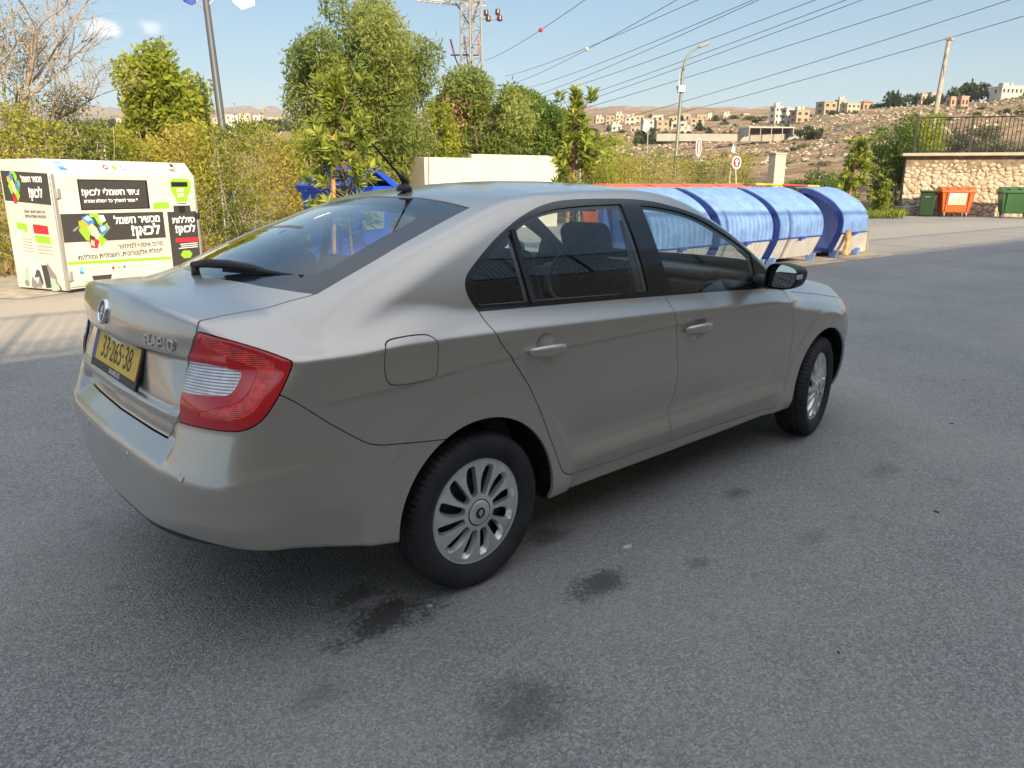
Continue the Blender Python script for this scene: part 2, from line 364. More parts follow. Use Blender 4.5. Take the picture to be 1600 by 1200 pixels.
BGAP=[(1.0026,1.42),(.995,1.29),(1.003,1.166),(1.015,1.082),(1.04,1.005),(1.055,.98),(1.070,.95),(1.083,.905),(1.091,.86),(1.105,.82),(1.117,.70),(1.13,.643),(1.13,.59),(1.127,.54),(1.114,.492),(1.103,.471),(1.099,.4495),(1.0926,.4167),(1.0946,.395),(1.1012,.37),(1.105,.345),(1.103,.30)]
RGAP=[(.0247,1.0265),(.064,.950),(.099,.897),(.1415,.8435),(.186,.7850),(.2245,.7294),(.2508,.6788),(.2763,.6271),(.2997,.5745),(.3307,.5079),(.3627,.4395),(.388,.378),(.405,.3541),(.4279,.3389),(.4616,.3297),(.4935,.3248)]
SILL=[(.4935,.3248),(.6564,.3183),(.9085,.3131),(1.103,.3100),(1.4332,.3024),(1.7933,.2894),(2.0794,.2800)]
FGAP=[(1.98,.932),(2.084,.919),(2.112,.886),(2.125,.856),(2.143,.80),(2.156,.74),(2.162,.69),(2.161,.64),(2.155,.566),(2.141,.438),(2.127,.382),(2.105,.339),(2.0794,.2800)]
FUEL=[(-.3766,.9658),(-.368,.9774),(-.3509,.9845),(-.2891,.9876),(-.2279,.9854),(-.2053,.9797),(-.1891,.9668),(-.1794,.9475),(-.1853,.9069),(-.1923,.8714),(-.1997,.8515),(-.219,.8381),(-.291,.8397),(-.3575,.8442),(-.377,.8523),(-.3877,.8698),(-.3865,.9179)]
BUMPGAP=[(-.7163,.8746),(-.6747,.8459),(-.58,.765),(-.4876,.6954),(-.4624,.6773),(-.4362,.665),(-.3999,.6546),(-.2964,.6398),(-.1802,.6239),(0,.60)]
LAMP=[(-.40,1.062),(-.1733,1.0425),(-.1036,1.030),(-.0426,1.014),(.0305,.9904),(.0921,.9661),(.0986,.9601),(.0958,.9478),(.0844,.9139),(.0696,.878),(.0515,.845),(.0330,.8175),(.0130,.799),(-.0110,.7862),(-.0380,.7795),(-.0680,.7768),(-.1100,.7762),(-.1850,.7745),(-.27,.7700),(-.40,.764)]
LCLEAR=[(-.40,.945),(-.2056,.9538),(-.131,.9504),(-.0621,.9403),(-.0411,.9338),(-.0437,.9203),(-.0523,.8989),(-.0619,.8828),(-.079,.873),(-.1056,.8693),(-.1721,.8666),(-.245,.8615),(-.40,.855)]
LBRIGHT=[(-.1655,1.0309),(-.0961,1.0176),(-.012,.9917),(.0498,.9648),(.0518,.9525),(.0437,.9158),(.0321,.8783),(.0146,.8456),(-.013,.821),(-.055,.8089),(-.1113,.8076),(-.169,.8064),(-.1779,.8168),(-.1173,.8382),(-.0649,.8488),(-.0384,.8604),(-.0175,.8817),(-.0028,.9157),(.0001,.946),(-.0427,.9619),(-.106,.9805),(-.1739,1.0107)]
WLID=crv([(.60,.42),(.690,.423),(.70,.43),(.77,.537),(.80,.540),(.87,.538),(.92,.543),(.963,.557),(1.0,.578),(1.04,.598),(1.065,.594),(1.08,.585),(1.2,.58)],.006)
WDECK=crv([(-1.1,.60),(-.83,.583),(-.761,.567),(-.654,.553),(-.553,.563),(-.476,.60),(-.3,.60)],.02)
WRG=crv([(-.60,.612),(-.476,.60),(-.217,.590),(.208,.529),(.3,.51)],.03)
XRGT=crv([(-.1,.20),(0,.20),(.19,.216),(.351,.212),(.529,.206),(.7,.2)],.03)
XRGB=crv([(-.1,-.62),(0,-.621),(.184,-.602),(.39,-.557),(.523,-.511),(.60,-.476),(.7,-.42)],.02)
# ------------------------------------------------------------------ materials of the car
def paint_mat():
    m=mat('car_paint',(.515,.475,.428),.33,metal=.74,spec=.5,coat=.9,coat_r=.06)
    n=m.node_tree.nodes; l=m.node_tree.links; b=n['Principled BSDF']
    tc=n.new('ShaderNodeTexCoord'); t=n.new('ShaderNodeTexNoise'); t.inputs['Scale'].default_value=3.2; t.inputs['Detail'].default_value=8; t.inputs['Roughness'].default_value=.65
    l.new(tc.outputs['Object'],t.inputs[0])
    r=n.new('ShaderNodeMapRange'); r.inputs[1].default_value=.35; r.inputs[2].default_value=.72; r.inputs[3].default_value=.06; r.inputs[4].default_value=.22
    l.new(t.outputs[0],r.inputs[0]); l.new(r.outputs[0],b.inputs['Coat Roughness'])
    # road dust: thicker low down on the body
    sx=n.new('ShaderNodeSeparateXYZ'); l.new(tc.outputs['Object'],sx.inputs[0])
    z=n.new('ShaderNodeMapRange'); z.inputs[1].default_value=.62; z.inputs[2].default_value=.22; z.inputs[3].default_value=.0; z.inputs[4].default_value=.55; l.new(sx.outputs[2],z.inputs[0])
    mu=n.new('ShaderNodeMath'); mu.operation='MULTIPLY'; l.new(z.outputs[0],mu.inputs[0]); l.new(t.outputs[0],mu.inputs[1])
    ad=n.new('ShaderNodeMath'); ad.operation='MULTIPLY_ADD'; l.new(t.outputs[0],ad.inputs[0]); ad.inputs[1].default_value=.16; l.new(mu.outputs[0],ad.inputs[2])
    mx=n.new('ShaderNodeMix'); mx.data_type='RGBA'; l.new(ad.outputs[0],mx.inputs[0]); mx.inputs[6].default_value=(.515,.475,.428,1); mx.inputs[7].default_value=(.40,.365,.32,1); l.new(mx.outputs[2],b.inputs['Base Color'])
    me=n.new('ShaderNodeMath'); me.operation='MULTIPLY_ADD'; l.new(ad.outputs[0],me.inputs[0]); me.inputs[1].default_value=-.9; me.inputs[2].default_value=.80; l.new(me.outputs[0],b.inputs['Metallic'])
    return m
PAINT=paint_mat()
BLK=mat('black_plastic',(.018,.018,.02),.5); BLKG=mat('gloss_black_trim',(.012,.012,.014),.12,coat=.3)
RUB=mat('rubber_seal',(.02,.02,.022),.62); DARK=mat('dark_cavity',(.008,.008,.009),.9)
TYRE=mat('tyre_rubber',(.022,.022,.024),.72,var=.35,vscale=9,bump=.15,bscale=60)
CAPM=mat('hubcap_silver',(.76,.76,.75),.32,metal=.75,var=.12,vscale=14)
LETTER=mat('badge_silver',(.78,.78,.79),.34,metal=.85); CHROME=mat('chrome',(.75,.76,.78),.10,metal=1)
SEAT=mat('seat_cloth',(.09,.09,.095),.85,var=.25,vscale=60); TRIM=mat('cabin_trim',(.11,.11,.115),.7); HEADL=mat('headliner_cloth',(.30,.29,.27),.9)
GLASS=glass_mat('window_glass',(.80,.88,.88)); GLASSR=glass_mat('rear_glass',(.50,.60,.62),1.0)
RED=mat('lamp_red',(.55,.006,.012),.06,coat=1,coat_r=.02); REDB=mat('lamp_red_reflector',(.75,.02,.012),.18,coat=1,coat_r=.02,var=.35,vscale=45)
CLEAR=mat('lamp_clear',(.60,.60,.62),.30,metal=.35,coat=1,coat_r=.02,var=.12,vscale=30)
def ribs(m,scale,dist):
    n=m.node_tree.nodes; l=m.node_tree.links; tc=n.new('ShaderNodeTexCoord'); wv=n.new('ShaderNodeTexWave'); wv.bands_direction='Z'; wv.inputs['Scale'].default_value=scale; l.new(tc.outputs['Object'],wv.inputs[0])
    bp=n.new('ShaderNodeBump'); bp.inputs['Strength'].default_value=.6; bp.inputs['Distance'].default_value=dist; l.new(wv.outputs['Fac'],bp.inputs['Height']); l.new(bp.outputs[0],n['Principled BSDF'].inputs['Normal'])
ribs(CLEAR,38,.004); ribs(REDB,60,.004)
STEEL=mat('wheel_steel',(.03,.03,.032),.6,metal=.4)
# ------------------------------------------------------------------ surface -> triangles (right half)
def surface_net(h=.0092):
    xs=np.arange(-1.06,3.56,h); ws=(np.arange(0,100)-1.5)*h; ws=ws[ws<.90]; zs=np.arange(.16,1.50,h)
    X,Y,Z=np.meshgrid(xs,ws,zs,indexing='ij'); f=np.empty(X.shape,np.float32)
    for i in range(0,len(xs),24):
        s=slice(i,i+24); f[s]=body_f(X[s].ravel(),Y[s].ravel(),Z[s].ravel()).reshape(X[s].shape)
    s=f<0
    n=[d-1 for d in f.shape]
    cs=np.zeros(n,np.int8)
    for a in (0,1):
        for b in (0,1):
            for c in (0,1): cs+=s[a:n[0]+a,b:n[1]+b,c:n[2]+c]
    act=np.argwhere((cs>0)&(cs<8)); ident=-np.ones(n,np.int64); ident[tuple(act.T)]=np.arange(len(act))
    acc=np.zeros((len(act),3)); cnt=np.zeros(len(act))
    corners=[(a,b,c) for a in (0,1) for b in (0,1) for c in (0,1)]
    for p in corners:
        for ax in range(3):
            if p[ax]==1: continue
            q=list(p); q[ax]=1; i0=act+np.array(p); i1=act+np.array(q)
            f0=f[tuple(i0.T)]; f1=f[tuple(i1.T)]; k=(f0<0)!=(f1<0)
            t=np.where(k,f0/np.where(k,f0-f1,1),0); pos=np.tile(np.array(p,float),(len(act),1)); pos[:,ax]+=t
            acc[k]+=pos[k]; cnt[k]+=1
    P=act+acc/cnt[:,None]
    V=np.stack([xs[0]+P[:,0]*h,ws[0]+P[:,1]*h,zs[0]+P[:,2]*h],1)
    quads=[]
    for ax in range(3):
        o1,o2=[a for a in range(3) if a!=ax]
        sl0=[slice(None)]*3; sl1=[slice(None)]*3; sl0[ax]=slice(0,-1); sl1[ax]=slice(1,None)
        a=s[tuple(sl0)]; b=s[tuple(sl1)]; e=np.argwhere(a!=b)
        ok=(e[:,o1]>0)&(e[:,o2]>0)&(e[:,o1]<n[o1])&(e[:,o2]<n[o2]); e=e[ok]
        inside=a[tuple(e.T)]
        d1=np.zeros(3,int); d2=np.zeros(3,int); d1[o1]=1; d2[o2]=1
        q=np.stack([ident[tuple((e-d1-d2).T)],ident[tuple((e-d2).T)],ident[tuple(e.T)],ident[tuple((e-d1).T)]],1)
        flip=inside if ax!=1 else ~inside
        q[~flip]=q[~flip][:,::-1]; quads.append(q)
    Q=np.concatenate(quads); Q=Q[(Q>=0).all(1)]
    Q=Q[(V[Q][:,:,1]>-1e-4).all(1)]
    mid=np.abs(V[:,1])<h*.02; V[mid,1]=0
    for _ in range(4):
        g=body_n(V); v=body_f(V[:,0],V[:,1],V[:,2]); st=(v/np.maximum((g*g).sum(1),.05))[:,None]*g
        ln=np.linalg.norm(st,axis=1,keepdims=True); st*=np.minimum(1,.006/np.maximum(ln,1e-9))
        V=V-st*.9; V[mid,1]=0
    N=unit(body_n(V)); N[mid,1]=0; N=unit(N)
    d=np.linalg.norm(V[Q[:,0]]-V[Q[:,2]],axis=1)<np.linalg.norm(V[Q[:,1]]-V[Q[:,3]],axis=1)
    T=np.concatenate([np.where(d[:,None],Q[:,[0,1,2]],Q[:,[1,2,3]]),np.where(d[:,None],Q[:,[0,2,3]],Q[:,[1,3,0]])])
    # to the right side of the car (y negative)
    V=V*[1,-1,1]; N=N*[1,-1,1]
    fn=np.cross(V[T[:,1]]-V[T[:,0]],V[T[:,2]]-V[T[:,0]]); bad=(fn*N[T].sum(1)).sum(1)<0
    T[bad]=T[bad][:,::-1]
    return compact((V,N,T))
HALF=surface_net()
def vnorm(V,F):
    fn=np.cross(V[F[:,1]]-V[F[:,0]],V[F[:,2]]-V[F[:,0]]); N=np.zeros_like(V)
    for k in range(3): np.add.at(N,F[:,k],fn)
    return unit(N)
def xz(V): return V[:,[0,2]]
def ww(V): return np.abs(V[:,1])
def dg(V): return np.stack([(V[:,0]+ww(V))/2**.5,V[:,2]],1)
def cutf(M,fn): return cut(M,fn(M[0]))
def offset(M,d): return M[0]+M[1]*d,M[1],M[2]
G=.0048
car=empty('parked_car',(0,0,0),0,'dusty beige grey five door saloon with a yellow number plate parked in the shade','car')
def put(name,M,m,parent=None): return tri_mesh(name,M[0],M[2],m,parent or car,M[1])
M=HALF
lower=[(-.3,.2),(.5,.2)]
wells=[]
for cx,cz in (RA,FA):
    wl,M=cutf(M,lambda V:np.maximum.reduce([np.hypot(V[:,0]-cx,V[:,2]-cz)-RARCH,.45-ww(V),V[:,2]-.75]))
under,M=cutf(M,lambda V:V[:,2]-(ZB(V[:,0])-.065*(1-sst(ww(V),.35,.80))*(1-sst(V[:,0],-.95,-.5))+.003))
_zl=lambda V:.085*sst(ww(V),.25,.72)
diff,M=cutf(M,lambda V:np.maximum.reduce([V[:,2]-(ZB(V[:,0])-.065*(1-sst(ww(V),.35,.80))*(1-sst(V[:,0],-.95,-.5))+.003+.040*(1-sst(ww(V),.42,.80))),V[:,0]+.62,ww(V)-.79]))
full_open=M
# side windows
dloP=chaikin(DLO); 
dlo,M=cutf(M,lambda V:np.maximum(poly_sd(xz(V),dloP),.45-ww(V)))
BX=np.array(sorted(BGAP,key=lambda p:p[1])); bx=lambda z:np.interp(z,BX[:,1],BX[:,0])
gq,rest=cutf(dlo,lambda V:poly_sd(xz(V),chaikin(GQUART)))
gr,rest=cutf(rest,lambda V:poly_sd(xz(V),chaikin(GREAR)))
gf,rest=cutf(rest,lambda V:poly_sd(xz(V),chaikin(GFRONT)))
frame_f,frame_r=cutf(rest,lambda V:bx(V[:,2])-V[:,0]+G*.3); 
# doors
rdoorP=chaikin([(.03,1.06)]+RGAP+SILL[1:4]+[p for p in BGAP[::-1] if p[1]<.99 and p[1]>.305]+[(1.06,1.05)],2)
fdoorP=chaikin([(1.05,1.06)]+[p for p in BGAP if p[1]<.99 and p[1]>.305]+SILL[3:]+FGAP[::-1][1:]+[(1.95,.99),(1.9,1.0)],2)
def panel(M,fn,g=G):
    a,_=cut(M,fn(M[0])+g/2); _,b=cut(M,fn(M[0])-g/2); return a,b
rdoor,M=panel(M,lambda V:np.maximum(poly_sd(xz(V),rdoorP),.45-ww(V)))
fdoor,M=panel(M,lambda V:np.maximum(poly_sd(xz(V),fdoorP),.45-ww(V)))
fuel,M=panel(M,lambda V:np.maximum(poly_sd(xz(V),chaikin(FUEL)),.45-ww(V)),.004)
# rear glass, screen, lamps, lid, bumpers, bonnet
rgl,M=panel(M,lambda V:np.maximum.reduce([V[:,0]-XRGT(ww(V)),XRGB(ww(V))-V[:,0],ww(V)-WRG(V[:,0]),.9-V[:,2]]),.004)
wsP=lambda V:np.maximum.reduce([V[:,2]-1.405,1.055-V[:,2]+.02*ww(V),1.3-V[:,0],ww(V)-(.805+YG(V[:,2])-.06+TX(V[:,0]))])
wsc,M=panel(M,wsP,.004)
def lidsd(V):
    w=ww(V); u=sst(V[:,2],1.058,1.074); wl=WLID(V[:,2])*(1-u)+WDECK(V[:,0])*u
    return np.maximum.reduce([w-wl,.691-V[:,2],V[:,0]-XRGB(w)-.001,V[:,0]+.3])
lampP=chaikin(LAMP)
lamp,M=panel(M,lambda V:np.maximum.reduce([poly_sd(dg(V),lampP),WLID(V[:,2])+.006-ww(V),V[:,0]+.45]),.004)
lid,M=panel(M,lidsd,.006)
BG=np.array(BUMPGAP)
rb_,M=panel(M,lambda V:np.maximum(V[:,2]-np.interp(V[:,0],BG[:,0],BG[:,1]),V[:,0]+.06),.004)
hl,M=panel(M,lambda V:np.maximum.reduce([np.abs(V[:,2]-.70)-.075-(.04*(ww(V)-.55)),.44-ww(V),2.98-V[:,0],ww(V)-.80]),.004)
gri,M=panel(M,lambda V:np.maximum.reduce([np.abs(V[:,2]-.70)-.055,ww(V)-.40,3.2-V[:,0]]),.004)
hood,M=panel(M,lambda V:np.maximum.reduce([ww(V)-(.735-.035*(V[:,0]-2.3)),2.19-.20*ww(V)**2-V[:,0],.775-V[:,2],V[:,0]-3.40]),.005)
fb_,M=panel(M,lambda V:np.maximum(V[:,2]-(.60+.1*(V[:,0]-2.84)).clip(0,.7),2.70-V[:,0]),.004)
atmid=lambda P:np.abs(P[:,1])<1e-5
body=rim(both(M),.016); put('body',body,PAINT)
put('underbody',both(under),BLK)
put('rear_diffuser',rim(both(diff),.02),BLK)
bumper=put('rear_bumper',rim(both(rb_)),PAINT)
put('front_bumper',rim(both(fb_)),PAINT)
tailgate=put('tailgate',rim(both(lid)),PAINT)
put('bonnet',rim(both(hood)),PAINT)
put('grille',offset(both(gri),-.012),BLKG)
# glass with dark printed borders
clr,frit=cutf(rgl,lambda V:poly_sd(np.stack([V[:,0],ww(V)],1),chaikin([(.085,-.5),(.085,.30),(.075,.385),(.03,.425),(-.10,.445),(-.36,.49),(-.42,.47),(-.50,.36),(-.535,.2),(-.545,-.5)],2)))
rw=put('rear_window',offset(both(clr),-.004),GLASSR); put('window_border',rim(offset(both(frit),-.004),.006),BLKG,rw)
put('windscreen',offset(both(wsc),-.004),GLASS)
# liner: dark inner skin closes the gaps
def liner_src():
    L=HALF
    for cx,cz in (RA,FA):
        _,L=cutf(L,lambda V:np.maximum.reduce([np.hypot(V[:,0]-cx,V[:,2]-cz)-RARCH-.01,.45-ww(V),V[:,2]-.75]))
    for P in (GQUART,GREAR,GFRONT):
        _,L=cutf(L,lambda V:np.maximum(poly_sd(xz(V),chaikin(P))+.006,.45-ww(V)))
    _,L=cutf(L,lambda V:poly_sd(np.stack([V[:,0],ww(V)],1),chaikin([(.085,-.5),(.085,.30),(.075,.385),(.03,.425),(-.10,.445),(-.36,.49),(-.42,.47),(-.50,.36),(-.535,.2),(-.545,-.5)],2))+.004+10*(V[:,2]<.9))
    _,L=cutf(L,lambda V:wsP(V)+.02)
    _,L=cutf(L,lambda V:V[:,2]-.27)
    return both(L)
LI=liner_src(); up,lo_=cut(LI,1.02-LI[0][:,2])
put('inner_lining',offset(up,-.022),HEADL); put('inner_shell',offset(lo_,-.016),DARK)
# doors (right, left)
def bowl(dm,c,R,depth):
    """press a round cup into a door skin behind its handle"""
    V,N,F=dm; a,b=cut(dm,np.hypot(V[:,0]-c[0],(V[:,2]-c[1])*1.0)-R)
    r=np.hypot(a[0][:,0]-c[0],a[0][:,2]-c[1])/R; d=depth*np.clip(1-r*r,0,1)**.6
    V2=a[0]-a[1]*d[:,None]; N2=vnorm(V2,a[2])
    k=len(b[0]); return np.concatenate([b[0],V2]),np.concatenate([b[1],N2]),np.concatenate([b[2],a[2]+k])
def nearest(x,z):
    V=HALF[0]; k=np.nonzero(ww(V)>.6)[0]; i=k[np.argmin((V[k,0]-x)**2+(V[k,2]-z)**2)]; return HALF[0][i],HALF[1][i]
def handle_mesh(x0,x1,z0,z1,name,parent,s=1):
    p0,_=nearest(x0,z0); p1,_=nearest(x1,z1); y=min(p0[1],p1[1])
    b=MB(); n=14; pts=[]; rr=[]
    for i in range(n+1):
        t=i/n; x=x0+(x1-x0)*t; z=z0+(z1-z0)*t; e=math.sin(math.pi*t)**.35
        pts.append((x,s*(y-.008-.024*e),z)); rr.append(.009+.0115*e)
    vs=[]; m=12
    for i,(p,r) in enumerate(zip(pts,rr)):
        for j in range(m):
            q=2*math.pi*j/m; vs.append((p[0],p[1]+s*-.62*r*math.cos(q),p[2]+1.15*r*math.sin(q)))
    fs=[(i*m+j,i*m+(j+1)%m,(i+1)*m+(j+1)%m,(i+1)*m+j) for i in range(n) for j in range(m)]+[tuple(range(m-1,-1,-1)),tuple(n*m+j for j in range(m))]
    b.add(vs,fs); return b.build(name,PAINT,parent,smooth=True)
HR=((.204,.388),(.868,.861)); HF=((1.159,1.349),(.826,.824))
rdoor=bowl(rdoor,(.302,.866),.058,.013); fdoor=bowl(fdoor,(1.262,.827),.058,.013)
for s in (1,-1):
    f=(lambda m:m) if s==1 else mirror
    d=put('rear_door',rim(f(rdoor)),PAINT)
    put('window_frame',rim(f(offset(frame_r,.001)),.01),BLKG,d)
    put('window_pane',f(offset(gr,-.005)),GLASS,d); put('quarter_pane',f(offset(gq,-.005)),GLASS,d)
    handle_mesh(*HR[0],*HR[1],'door_handle',d,s)
    d2=put('front_door',rim(f(fdoor)),PAINT)
    put('window_frame',rim(f(offset(frame_f,.001)),.01),BLKG,d2)
    put('window_pane',f(offset(gf,-.005)),GLASS,d2)
    handle_mesh(*HF[0],*HF[1],'door_handle',d2,s)
    put('fuel_flap' if s==1 else 'rear_panel_cover',rim(f(fuel)),PAINT)
    # tail lamp: red lens, bright red light guide, clear inner lens
    cl,l2=cutf(lamp,lambda V:poly_sd(dg(V),chaikin(LCLEAR)))
    br,l2=cutf(l2,lambda V:poly_sd(dg(V),chaikin(LBRIGHT)))
    t=put('tail_lamp',rim(f(l2),.02),RED); put('light_guide',rim(f(offset(br,-.0015)),.006),REDB,t); put('clear_lens',rim(f(offset(cl,-.0015)),.006),CLEAR,t)
    put('headlight',rim(f(offset(hl,-.004)),.02),CLEAR)
# division bars of the rear side windows
    b=MB(); 
    for z0,z1 in ((1.032,1.285),):
        q0,n0=nearest(.2835,z0); q1,n1=nearest(.2745,z1)
        A=Vector((.2845,q0[1]*s if s==1 else -q0[1],q0[2])); B=Vector((.2745,(q1[1] if s==1 else -q1[1]),q1[2]))
        mid=(A+B)/2; dirv=(B-A); R=dirv.to_track_quat('Z','X').to_matrix()
        b.box(mid,(.012,.026,dirv.length),rot=R)
    b.build('division_bar',RUB,d)
# ------------------------------------------------------------------ door mirror
for s in (1,-1):
    rt=None
    b=MB(); rings=[]
    # housing: rounded shell from the glass face forward
    outl=[(-.895,.975),(-.90,1.06),(-.93,1.092),(-.99,1.090),(-1.045,1.078),(-1.066,1.062),(-1.066,1.02),(-1.05,.985),(-1.02,.972),(-.95,.968)]
    outl=chaikin(outl,2,80); n=len(outl); cy=sum(p[0] for p in outl)/n; cz=sum(p[1] for p in outl)/n
    for k,(dx,sc) in enumerate(((0,.955),(.004,1.0),(.05,1.0),(.10,.93),(.135,.72),(.15,.35))):
        for (y,z) in outl: rings.append((1.71+dx+.10*(-(y+.90))*-.35,s*(cy+(y-cy)*sc),cz+(z-cz)*sc))
    fs=[(k*n+j,k*n+(j+1)%n,(k+1)*n+(j+1)%n,(k+1)*n+j) for k in range(5) for j in range(n)]+[tuple(5*n+j for j in range(n))]
    b.add(rings,fs)
    b.tube([(1.83,s*-.80,.985),(1.80,s*-.86,.985),(1.775,s*-.93,.99)],[.035,.032,.03],10)
    mir=b.build('door_mirror',BLK,car,smooth=True,angle=math.radians(50))
    g=MB(); vs=[]
    for (y,z) in outl: vs.append((1.7215+.20*(y-cy)+.10*(z-cz),s*(cy+(y-cy)*.90),cz+(z-cz)*.88))
    g.add(vs,[tuple(range(n))]); g.build('mirror_glass',mat('mirror_silver',(.8,.82,.82),.01,metal=1),mir)
    q=MB(); q.box((1.728,s*-1.066,1.035),(.05,.006,.022)); q.build('turn_signal',CLEAR,mir,bevel=.002)
# ------------------------------------------------------------------ wheels
def arc(a,b,c,n): return [(c[0]+c[2]*math.cos(a+(b-a)*i/n),c[1]+c[2]*math.sin(a+(b-a)*i/n)) for i in range(n+1)]
def make_tyre():
    # profile (radius, lateral) outer side = +h
    prof=[(.196,.060),(.205,.074),(.222,.086),(.245,.0925),(.262,.092),(.276,.086),(.286,.078),(.292,.069),(.2945,.058),(.297,.048),(.297,.0445),(.290,.044),(.290,.039),(.297,.0385),(.298,.018),(.290,.0175),(.290,.011),(.298,.0105)]
    prof=prof+[(r,-h) for r,h in prof[::-1]]
    n=288; m=len(prof); vs=[];fs=[]
    sh={6,7,8,9,10,m-7,m-8,m-9,m-10,m-11}
    for i in range(n):
        for j,(r,h) in enumerate(prof):
            q=2*math.pi*(i+(.35*abs(h)/.05 if j in sh else 0))/n
            if j in sh and i%4==0: r-=.0045
            vs.append((r*math.cos(q),h,r*math.sin(q)))
    for i in range(n):
        i2=(i+1)%n
        for j in range(m-1): fs.append((i*m+j,i2*m+j,i2*m+j+1,i*m+j+1))
    return vs,fs
def polar(r0,r1,nr,nt):
    r=np.linspace(r0,r1,nr); t=np.linspace(0,2*np.pi,nt,endpoint=False)
    Rr,T=np.meshgrid(r,t,indexing='ij'); V=np.stack([Rr.ravel(),T.ravel()],1); F=[]
    i=np.arange(nr-1)[:,None]*nt; j=np.arange(nt)[None,:]; j2=(j+1)%nt
    a=(i+j).ravel(); b=(i+j2).ravel(); c=(i+nt+j2).ravel(); d=(i+nt+j).ravel()
    return V,np.concatenate([np.stack([a,b,c],1),np.stack([a,c,d],1)])
NSP=12
def hub_height(r): return .004+.016*np.clip(1-(r/.2)**2,0,1)
def make_hubcap():
    V,F=polar(.050,.188,74,720); r,t=V[:,0],V[:,1]
    per=2*np.pi/NSP; u=((t+.5*(r-.12)*.35)/per)%1.0     # slightly swept blades
    # opening between blades: its straight side at u=.5+, curved (teardrop) side on the other
    a=np.clip((r-.062)/(.176-.062),0,1)
    lo=.07+.05*a; hi=.77+.07*np.sin(a*np.pi)-.30*a**2.4
    uc=(lo+hi)/2; hw=(hi-lo)/2
    sdr=np.maximum(.066-r,r-.176)
    sda=(np.abs(u-uc)-hw)*per*r
    k=.010; hh=np.clip(.5+.5*(sda-sdr)/k,0,1); sd=sdr+(sda-sdr)*hh+k*hh*(1-hh)
    P=np.stack([r*np.cos(t),hub_height(r),r*np.sin(t)],1)
    # blades are slightly twisted: one flank lower
    tw=np.clip((.5-np.abs(((u-.93)+.5)%1-.5))*2,0,1)
    N=np.tile([0.,1.,0.],(len(P),1))
    Mx=(P,N,F); op,keep=cut(Mx,sd)
    # opening walls: slope inwards to the dark wheel, the sunny flank widest
    e=np.concatenate([keep[2][:,[0,1]],keep[2][:,[1,2]],keep[2][:,[2,0]]]); s_=np.sort(e,1)
    un,ix,ct=np.unique(s_,axis=0,return_index=True,return_counts=True); be=e[ix[ct==1]]
    Vk=keep[0]; rr=np.hypot(Vk[:,0],Vk[:,2]); be=be[(rr[be[:,0]]<.1865)&(rr[be[:,0]]>.0515)]
    n=len(Vk); m=len(be); a0=Vk[be[:,0]]; b0=Vk[be[:,1]]
    def inner(p):
        r=np.hypot(p[:,0],p[:,2]); t=np.arctan2(p[:,2],p[:,0]); u=((t+.5*(r-.12)*.35)/per)%1.0
        a=np.clip((r-.062)/(.176-.062),0,1); lo=.07+.05*a; hi=.77+.07*np.sin(a*np.pi)-.30*a**2.4
        dt=np.where(u>(lo+hi)/2,-.13,.02)*per*np.clip((hi-lo)*1.6,0,1); r2=r-.012*np.clip((r-.155)/.017,0,1)
        return np.stack([r2*np.cos(t+dt),p[:,1]-.022,r2*np.sin(t+dt)],1)
    W=np.concatenate([Vk,a0,b0,inner(a0),inner(b0)]); i=np.arange(m)
    FW=np.concatenate([keep[2],np.stack([n+i+m,n+i,n+2*m+i],1),np.stack([n+i+m,n+2*m+i,n+3*m+i],1)])
    return W,FW
HCV,HCF=make_hubcap(); TV,TF=make_tyre()
def emblem_shapes():
    """a winged arrow: arrow shaft and head with three feathers and an eye"""
    arrow=[(-.10,-.62),(.10,-.62),(.10,-.05),(.34,-.05),(.0,.0)]
    return [[(-.62,-.34),(.55,-.34),(.55,-.16),(.72,-.16),(.46,.10)if 0 else(.60,-.02),(.46,-.16),(-.62,-.16)]]
